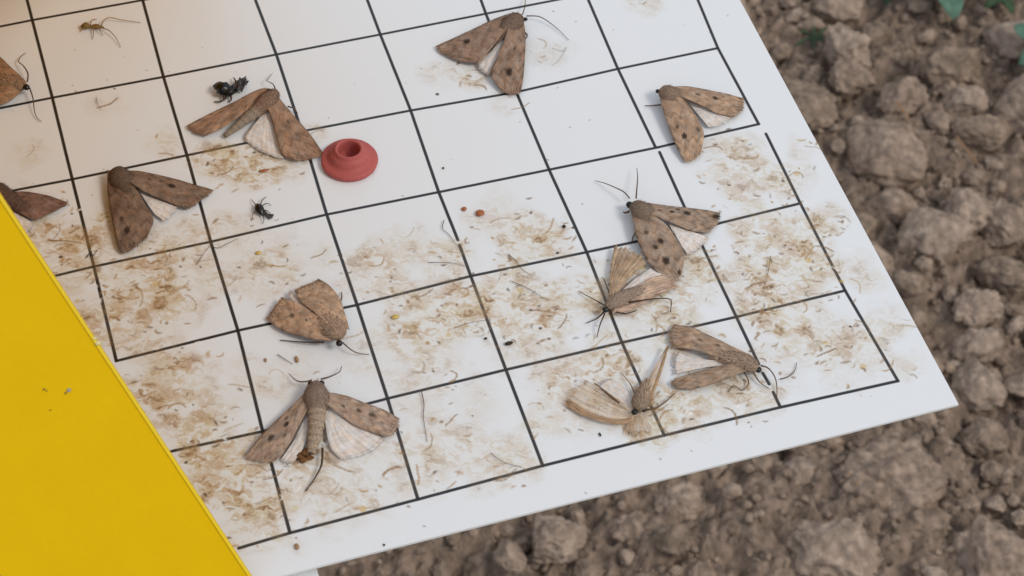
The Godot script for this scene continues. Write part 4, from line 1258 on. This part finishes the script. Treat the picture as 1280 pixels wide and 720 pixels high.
	fore(o, t * 0.95, [Vector3(-81.93, 2.4, -52.02), Vector3(-84.73, 1.87, -50.53), Vector3(-87.68, 1.33, -50.37), Vector3(-91.98, 0.8, -50.59)], [Vector3(-83.62, 4, -53.2), Vector3(-86.78, 3, -54.6), Vector3(-90.02, 2, -55.5), Vector3(-93.34, 1, -55.91)], 0.6, [], 12)
	antenna(o, [Vector3(-80.08, 2.2, -55.06), Vector3(-79.53, 2.2, -57.51), Vector3(-80.18, 1.8, -60.74), Vector3(-81.03, 1.2, -62.93), Vector3(-80.29, 0.8, -64.73), Vector3(-79.05, 0.4, -66.14)], 0.19)
	antenna(o, [Vector3(-79.87, 2, -53.13), Vector3(-79.64, 1.8, -50.17), Vector3(-79.92, 1, -46.96), Vector3(-79.75, 0.6, -45.02), Vector3(-78.92, 0.4, -43.71)], 0.17)
	eye(o, Vector3(-80.51, 2.6, -52.96), 0.75)
	t = Color(0.206, 0.125, 0.099)
	o = moth("moth mostly hidden by the yellow panel, one pointed brown wing sticking out", t, [Vector3(-93.01, 2, -26.57), Vector3(-91.55, 2.4, -24.36), Vector3(-89.85, 2.4, -21.98), Vector3(-87.35, 1.6, -19.16), Vector3(-85.11, 0.8, -16.89)], [1.4, 2.2, 2.0, 1.6, 0.7], 2)
	fore(o, t, [Vector3(-91.81, 2.4, -24.91), Vector3(-88, 1.98, -23.49), Vector3(-84.77, 1.55, -22.72), Vector3(-80.69, 1.12, -20.75), Vector3(-77.67, 0.7, -18.61)], [Vector3(-91.15, 2.6, -22.17), Vector3(-89.25, 2.15, -19.45), Vector3(-87.03, 1.7, -16.64), Vector3(-84.65, 1.25, -14.96), Vector3(-80.04, 0.8, -16.61)], 0.5, [[0.42, 0.3, 0.03, 0.45], [0.55, 0.6, 0.02, 0.3], [0.94, 0.3, 0.03, 0.5]], 21)
	fore(o, t, [Vector3(-93.9, 2.4, -24.56), Vector3(-94.96, 1.55, -20.46), Vector3(-95.43, 0.7, -15.76)], [Vector3(-91.54, 2.6, -21.81), Vector3(-90.41, 1.7, -19.01), Vector3(-91.42, 0.8, -15.45)], 0.5, [], 22)
	hind(o, [Vector3(-90.48, 1.4, -21.18), Vector3(-87.96, 1, -18), Vector3(-85.45, 0.6, -14.84)], [Vector3(-90.95, 1.2, -20.56), Vector3(-89.6, 0.9, -16.23), Vector3(-87.8, 0.6, -12.73)], 0.6, 23)


func blob(st: SurfaceTool, c: Vector3, r: Vector3) -> void:
	# a small rounded lump, in mm, drawn as a short fat sweep along x
	tube(st, mm([c - Vector3(r.x, 0, 0), c - Vector3(r.x * 0.75, 0, 0), c, c + Vector3(r.x * 0.75, 0, 0), c + Vector3(r.x, 0, 0)]), [0.02 * S, r.z * 0.68 * S, r.z * S, r.z * 0.68 * S, 0.02 * S], 10, r.y / r.z, 0.1 * r.z * S)

func other_insects() -> void:
	# black bug with crumpled wings
	var o := base("black_bug", Vector3.ZERO)
	tag(o, "small shiny black bug with grey crumpled wings above the lure moth", "insect")
	var st := start()
	var b = even([Vector3(-40.05, 1.2, -43.14), Vector3(-39.42, 1.7, -42.45), Vector3(-38.22, 1.9, -41.13), Vector3(-36.98, 1.7, -40.2), Vector3(-36, 1.2, -40.68)], 14)
	var r = []
	for k in 14: r.append((0.35 + 1.35 * sin(PI * clampf(k / 13.0, 0.03, 0.97))) * (0.8 if k in [8, 9] else 1.0) * S)
	tube(st, mm(b), r, 14, 0.85, 0.5 * S)
	put("body", finish(st), M.black, o)
	put("wing", wing_mesh([Vector3(-36.87, 2, -41.42), Vector3(-35.59, 1.73, -42.37), Vector3(-34.48, 1.47, -43.37), Vector3(-33.24, 1.2, -44.08)], [Vector3(-36.77, 1.8, -40.29), Vector3(-35.41, 1.53, -39.92), Vector3(-34.01, 1.27, -40.57), Vector3(-32.84, 1, -41.81)], 0.2, 0.3, 201, 0.3, 0.1, 1.1), M.membrane, o)
	for l in [[Vector3(-38.53, 1.2, -41.66), Vector3(-38.71, 1.2, -39.12), Vector3(-39.61, 0.8, -38.49), Vector3(-40.94, 0.4, -39.27)], [Vector3(-37.71, 1.2, -40.39), Vector3(-38.37, 0.8, -39.17), Vector3(-39.17, 0.4, -39.03)], [Vector3(-36.3, 1.6, -41.66), Vector3(-35.2, 1.8, -42.45), Vector3(-35.27, 0.8, -45.06)], [Vector3(-36.06, 1.6, -41.08), Vector3(-34.31, 1.6, -42.4), Vector3(-33.39, 0.6, -44.47)], [Vector3(-37.1, 1, -39.9), Vector3(-37.22, 0.8, -38.59), Vector3(-37.89, 0.3, -38.24)]]: leg(o, l, 0.28, "leg_dark")
	# tan gnat with long hind legs
	o = base("gnat", Vector3.ZERO)
	tag(o, "tiny tan and olive gnat with two long hind legs on a clean cell", "insect")
	st = start()
	b = even([Vector3(-65.57, 0.8, -70.84), Vector3(-64.48, 1.1, -70.48), Vector3(-63.28, 0.9, -70.08), Vector3(-62.04, 0.9, -69.73), Vector3(-60.49, 0.7, -69.24)], 12)
	r = [0.15 * S, 0.6 * S, 0.85 * S, 0.8 * S, 0.5 * S, 0.38 * S, 0.5 * S, 0.62 * S, 0.6 * S, 0.5 * S, 0.3 * S, 0.1 * S]
	tube(st, mm(b), r, 10, 0.85, 0.08 * S)
	put("body", finish(st), plain(Color(0.47, 0.37, 0.20), 0.7), o)
	for l in [[Vector3(-60.93, 0.8, -69.8), Vector3(-60.12, 1.6, -70.63), Vector3(-58.55, 1.4, -71.23), Vector3(-56.17, 0.8, -70.38), Vector3(-52.03, 0.3, -68.92)], [Vector3(-60.89, 0.8, -68.97), Vector3(-59.64, 1.2, -67.36), Vector3(-58.59, 1, -65.1), Vector3(-57.92, 0.3, -62.14)], [Vector3(-62.96, 0.8, -69.83), Vector3(-63.1, 0.8, -67.95), Vector3(-63.62, 0.3, -66.46)], [Vector3(-61.9, 0.8, -69.53), Vector3(-61.47, 0.8, -67.77), Vector3(-61.1, 0.3, -67.1)], [Vector3(-63.36, 0.8, -70.76), Vector3(-62.74, 0.9, -72.13), Vector3(-61.6, 0.3, -72.74)], [Vector3(-64.91, 0.8, -70.38), Vector3(-65.56, 0.6, -69.96), Vector3(-65.86, 0.3, -69.54)]]: leg(o, l, 0.15, "leg_pale")
	# small dark fly
	o = base("fly", Vector3.ZERO)
	tag(o, "tiny dark fly lying alone between the two moths by the lure", "insect")
	st = start()
	b = even([Vector3(-38.76, 0.7, -6.5), Vector3(-38.45, 1, -5.43), Vector3(-38.21, 1, -4.18), Vector3(-37.98, 0.7, -2.97)], 10)
	r = [0.2 * S, 0.6 * S, 0.75 * S, 0.95 * S, 1.0 * S, 0.95 * S, 0.8 * S, 0.6 * S, 0.35 * S, 0.08 * S]
	tube(st, mm(b), r, 10, 0.8, 0.08 * S)
	put("body", finish(st), M.black, o)
	put("wing", wing_mesh([Vector3(-38.1, 0.8, -5.51), Vector3(-37.3, 0.7, -4.42), Vector3(-36.67, 0.6, -3.39), Vector3(-35.88, 0.5, -3.02)], [Vector3(-38.18, 0.7, -5.15), Vector3(-37.82, 0.6, -3.72), Vector3(-37.35, 0.5, -2.74), Vector3(-36.94, 0.4, -2.24)], 0.2, 0.1, 202, 0.05, 0.08, 0.1), M.membrane, o)
	for l in [[Vector3(-38.53, 0.7, -5.96), Vector3(-39.01, 0.9, -6.86), Vector3(-39.35, 0.3, -8.69)], [Vector3(-38.56, 0.7, -5.02), Vector3(-39.77, 0.9, -4.25), Vector3(-40.37, 0.3, -3.32)], [Vector3(-37.87, 0.7, -5.77), Vector3(-36.38, 0.9, -6.1), Vector3(-35.63, 0.3, -5.72)], [Vector3(-38.26, 0.6, -4.08), Vector3(-38.03, 0.8, -1.96), Vector3(-38.59, 0.3, -1.17)], [Vector3(-37.91, 0.7, -4.83), Vector3(-36.72, 0.9, -3.84), Vector3(-36.17, 0.3, -2.58)], [Vector3(-37.98, 0.7, -6.04), Vector3(-37.16, 0.9, -7.28), Vector3(-36.06, 0.3, -8.46)]]: leg(o, l, 0.13, "leg_dark")


func debris() -> void:
	var k := 0
	for d in [
		[Vector3(6.89, 0.5, 8.8), Vector3(1.013, 0.375, 0.938), "droplet", "amber", "rusty brown droplet, the larger of two beside each other on a clean cell", "droplet", "droplets on the card"],
		[Vector3(3.96, 0.3, 6.59), Vector3(0.6, 0.3, 0.6), "droplet", "amber", "small rusty droplet next to the larger brown droplet", "droplet", "droplets on the card"],
		[Vector3(2.51, 0.5, 44.08), Vector3(0.975, 0.375, 0.45), "dropping", "frass", "dark green-black dropping below the middle of the soiled cells", "dropping", "dark droppings on the card"],
		[Vector3(23.11, 0.4, 17.36), Vector3(0.413, 0.338, 0.45), "dropping", "frass", "dark round dropping beside the brown smear", "dropping", "dark droppings on the card"],
		[Vector3(2.91, 0.25, -6.04), Vector3(0.262, 0.188, 0.262), "dropping", "frass", "tiny dark speck alone on the clean cell beside the lure", "dropping", "dark droppings on the card"],
		[Vector3(-17.95, 0.4, 30.98), Vector3(0.825, 0.338, 0.6), "yolk_drop", "yolk", "yellowish waxy drop left of the brown smear in the middle cells", "droplet", "droplets on the card"],
		[Vector3(-41.16, 0.3, 6.39), Vector3(0.675, 0.262, 0.45), "yolk_drop", "yolk", "pale yellow drop below the tiny dark fly", "droplet", "droplets on the card"],
		[Vector3(-50.06, 0.4, 78.79), Vector3(0.45, 0.3, 0.75), "husk", "husk", "pale oblong husk on the white margin near the yellow panel", "husk", "flakes on the card"],
		[Vector3(-45.96, 0.3, 34.3), Vector3(0.262, 0.225, 0.525), "dropping", "husk", "small brown dropping between the closed and the spread moth", "dropping", "dark droppings on the card"],
		[Vector3(-39.88, 0.4, 35.94), Vector3(0.375, 0.262, 0.9), "husk", "husk", "light brown flake beside the spread moth feelers", "husk", "flakes on the card"],
		[Vector3(-34.87, 0.4, -15.98), Vector3(1.2, 0.3, 0.375), "husk", "amber", "reddish brown flake below the lure moth hindwing", "husk", "flakes on the card"],
		[Vector3(-1.63, 0.25, 41.4), Vector3(0.375, 0.188, 0.262), "dropping", "frass", "small dark speck on the grid line left of the green-black dropping", "dropping", "dark droppings on the card"],
		[Vector3(19.57, 0.25, 23.85), Vector3(0.3, 0.188, 0.262), "dropping", "frass", "tiny dark speck just above the printed line under the brown smear", "dropping", "dark droppings on the card"],
		[Vector3(13.24, 0.25, 70.5), Vector3(0.225, 0.188, 0.525), "dropping", "frass", "thin dark dropping left of the wrecked moth near the front line", "dropping", "dark droppings on the card"],
		[Vector3(-34.17, 0.2, 82.96), Vector3(0.225, 0.15, 0.3), "dropping", "frass", "tiny dark speck on the white front margin", "dropping", "dark droppings on the card"],
	]:
		var st := start()
		blob(st, d[0], d[1])
		var o := put(d[2], finish(st), M[d[3]])
		tag(o, d[4], d[5], d[6])
	for d in [
		[[Vector3(-17.86, 0.5, 50.91), Vector3(-18.18, 0.44, 53.84), Vector3(-19.1, 0.38, 56.55), Vector3(-19.67, 0.31, 60.35), Vector3(-19.98, 0.25, 62.59)], 0.2, "limb_fragment", "leg", "loose brown leg stuck alone right of the spread moth"],
		[[Vector3(-1.1, 0.5, 8.62), Vector3(-2.09, 0.44, 10.85), Vector3(-1.3, 0.38, 12.42), Vector3(-0.45, 0.31, 15.61), Vector3(0.05, 0.25, 17.54)], 0.17, "limb_fragment", "leg_dark", "bent dark leg crossing the printed line above the middle smear"],
		[[Vector3(-7.57, 0.5, 18.98), Vector3(-4.8, 0.42, 19.7), Vector3(-2.25, 0.33, 20.59), Vector3(-0.21, 0.25, 22.02)], 0.14, "limb_fragment", "leg_dark", "thin dark leg lying along the cell top in the middle smear"],
		[[Vector3(-7.07, 0.5, 37.24), Vector3(-4.02, 0.42, 36.76), Vector3(-1.45, 0.33, 36.79), Vector3(-0.11, 0.25, 36.89)], 0.14, "limb_fragment", "leg", "short pale leg left of the green-black dropping"],
		[[Vector3(9.27, 0.5, 21.55), Vector3(10.4, 0.42, 23.63), Vector3(10.91, 0.33, 25.97), Vector3(12.35, 0.25, 28.12)], 0.17, "limb_fragment", "leg_dark", "forked dark leg on the printed line under the brown smear"],
		[[Vector3(-8.86, 0.5, 68.77), Vector3(-7.63, 0.42, 70.64), Vector3(-6.14, 0.33, 72.18), Vector3(-3.89, 0.25, 73.37)], 0.15, "feeler_fragment", "antenna", "curved feeler near the front grid line"],
		[[Vector3(62.65, 0.5, 37.39), Vector3(61.14, 0.42, 40.3), Vector3(59.48, 0.33, 43.14), Vector3(58.07, 0.25, 45.35)], 0.2, "limb_fragment", "leg_pale", "straight pale leg standing out among the flecks near the card margin"],
		[[Vector3(-43.34, 0.5, 33.75), Vector3(-42.21, 0.38, 35.24), Vector3(-40.92, 0.25, 36.78)], 0.22, "limb_fragment", "leg", "short brown leg beside the light brown flake"],
		[[Vector3(-50.58, 0.5, 1.57), Vector3(-49.14, 0.42, 2.83), Vector3(-46.75, 0.33, 2.07), Vector3(-44.35, 0.25, 1.31)], 0.16, "limb_fragment", "leg_dark", "dark leg lying on a printed line crossing below the grey-brown moth"],
		[[Vector3(-54.23, 0.5, 5.98), Vector3(-52.4, 0.38, 3.68), Vector3(-50.65, 0.25, 1.79)], 0.15, "limb_fragment", "leg", "thin brown leg running up to the printed crossing"],
		[[Vector3(-66.08, 0.5, -47.88), Vector3(-66.12, 0.38, -45.69), Vector3(-65.6, 0.25, -43.62)], 0.12, "feeler_fragment", "antenna", "tiny curled hair on the clean cell under the gnat"],
		[[Vector3(7.9, 0.5, 28.84), Vector3(9.95, 0.42, 30.7), Vector3(11.87, 0.33, 32.96), Vector3(13.49, 0.25, 35.57)], 0.16, "limb_fragment", "leg", "brown leg among the scales right of the middle smear"],
		[[Vector3(-82.98, 0.5, -9.13), Vector3(-78.98, 0.38, -7.86), Vector3(-76.31, 0.25, -6.74)], 0.14, "limb_fragment", "leg", "thin leg beside the trap edge under the pointed wing"],
		[[Vector3(-76.05, 0.5, -2.12), Vector3(-75.02, 0.42, -3.26), Vector3(-74.69, 0.33, -2.33), Vector3(-73.42, 0.25, -3.85)], 0.25, "limb_fragment", "leg_dark", "crumpled dark leg left of the grey-brown moth tip"],
		[[Vector3(37.2, 0.5, -34.7), Vector3(39.38, 0.44, -33.06), Vector3(40.61, 0.38, -34.41), Vector3(37.91, 0.31, -30.91), Vector3(35.53, 0.25, -29.5)], 0.09, "feeler_fragment", "antenna", "fine looping hair right of the highest moth"],
		[[Vector3(24.08, 0.5, 69.23), Vector3(25.98, 0.38, 68.68), Vector3(28.84, 0.25, 67.38)], 0.14, "limb_fragment", "leg_pale", "pale leg beside the two-eyed wreck"],
	]:
		var o := put(d[2], strand(mm(d[0]), d[1] * 0.5 * S, d[1] * 0.22 * S), M[d[3]])
		tag(o, d[4], "insect leg" if d[2] == "limb_fragment" else "insect feeler", "loose insect limbs stuck to the card")


func leaf_mesh(length: float, width: float, curl: float) -> ArrayMesh:
	# a leaf along +x from its stalk, folded a little along the midrib
	var st := start()
	var nu := 14
	var nv := 6
	for side in 2:
		for i in nu + 1:
			var u := i / float(nu)
			var w := width * 0.5 * pow(sin(PI * clampf(u * 0.94 + 0.03, 0.0, 1.0)), 0.7)
			for j in nv + 1:
				var v := j / float(nv) * 2.0 - 1.0
				st.set_uv(Vector2(u, j / float(nv)))
				st.add_vertex(Vector3(u * length, -curl * u * u * length + 0.22 * absf(v) * w + 0.03 * length * sin(u * 9.0 + v * 2.0) - side * 0.0004, v * w))
	var n := (nu + 1) * (nv + 1)
	for i in nu:
		for j in nv:
			var k := i * (nv + 1) + j
			for q in [k, k + nv + 1, k + 1, k + 1, k + nv + 1, k + nv + 2]: st.add_index(q)
			for q in [k, k + 1, k + nv + 1, k + 1, k + nv + 2, k + nv + 1]: st.add_index(n + q)
	return finish(st)

func seedlings() -> void:
	for s in [
		[Vector3(350.61, -345, -349.18), "leaf_blue", "broad blue-green seedling growing at the far edge of the soil", [[0.3, 22, 15, 0.3], [1.9, 20, 14, 0.3], [3.2, 22, 15, 0.4], [4.6, 20, 14, 0.5], [5.4, 16, 12, 0.1]], 14.0],
		[Vector3(376.02, -345, -287.37), "leaf_blue", "blue-green seedling cut off by the frame edge beside the row of clods", [[0.2, 18, 13, 0.3], [2.0, 20, 13, 0.3], [3.4, 16, 12, 0.4], [4.8, 18, 12, 0.4]], 12.0],
		[Vector3(283.29, -348, -342.55), "leaf", "sparse thin-leaved weed sprouting next to the far card edge", [[0.4, 11, 1.6, 0.2], [1.3, 7, 1.5, 0.2], [2.3, 9, 1.6, 0.3], [3.3, 10, 1.8, 0.5], [4.2, 8, 1.5, 0.4], [5.3, 10, 1.6, 0.3], [5.9, 8, 1.4, 0.1]], 4.0],
		[Vector3(378.98, -348, -335.11), "leaf", "low dark green weed between the two blue-green seedlings", [[2.2, 12, 5, 0.3], [3.3, 11, 5, 0.5], [4.6, 10, 5, 0.4]], 7.0],
		[Vector3(328.82, -348, -362.21), "leaf", "small green weed at the far end of the soil beyond the lumpy clods", [[0.6, 9, 4, 0.3], [2.7, 10, 4, 0.3], [4.4, 9, 4, 0.5]], 7.0]]:
		var root := base("seedling", s[0] * S)
		root.position.y = soil_height(s[0].x * S, s[0].z * S) + 0.001
		tag(root, s[2], "seedling", "green seedlings on the soil")
		put("stem", strand([Vector3.ZERO, Vector3(0.001, s[4] * 0.5 * S, 0), Vector3(0, s[4] * S, 0.001)], 0.0012, 0.0007), M.stalk, root)
		for l in s[3]:
			var o := put("leaf", leaf_mesh(l[1] * S, l[2] * S, l[3]), M[s[1]], root)
			o.position = Vector3(0, s[4] * S * 0.95, 0.0008)
			o.rotation = Vector3(0, l[0], 0.35)
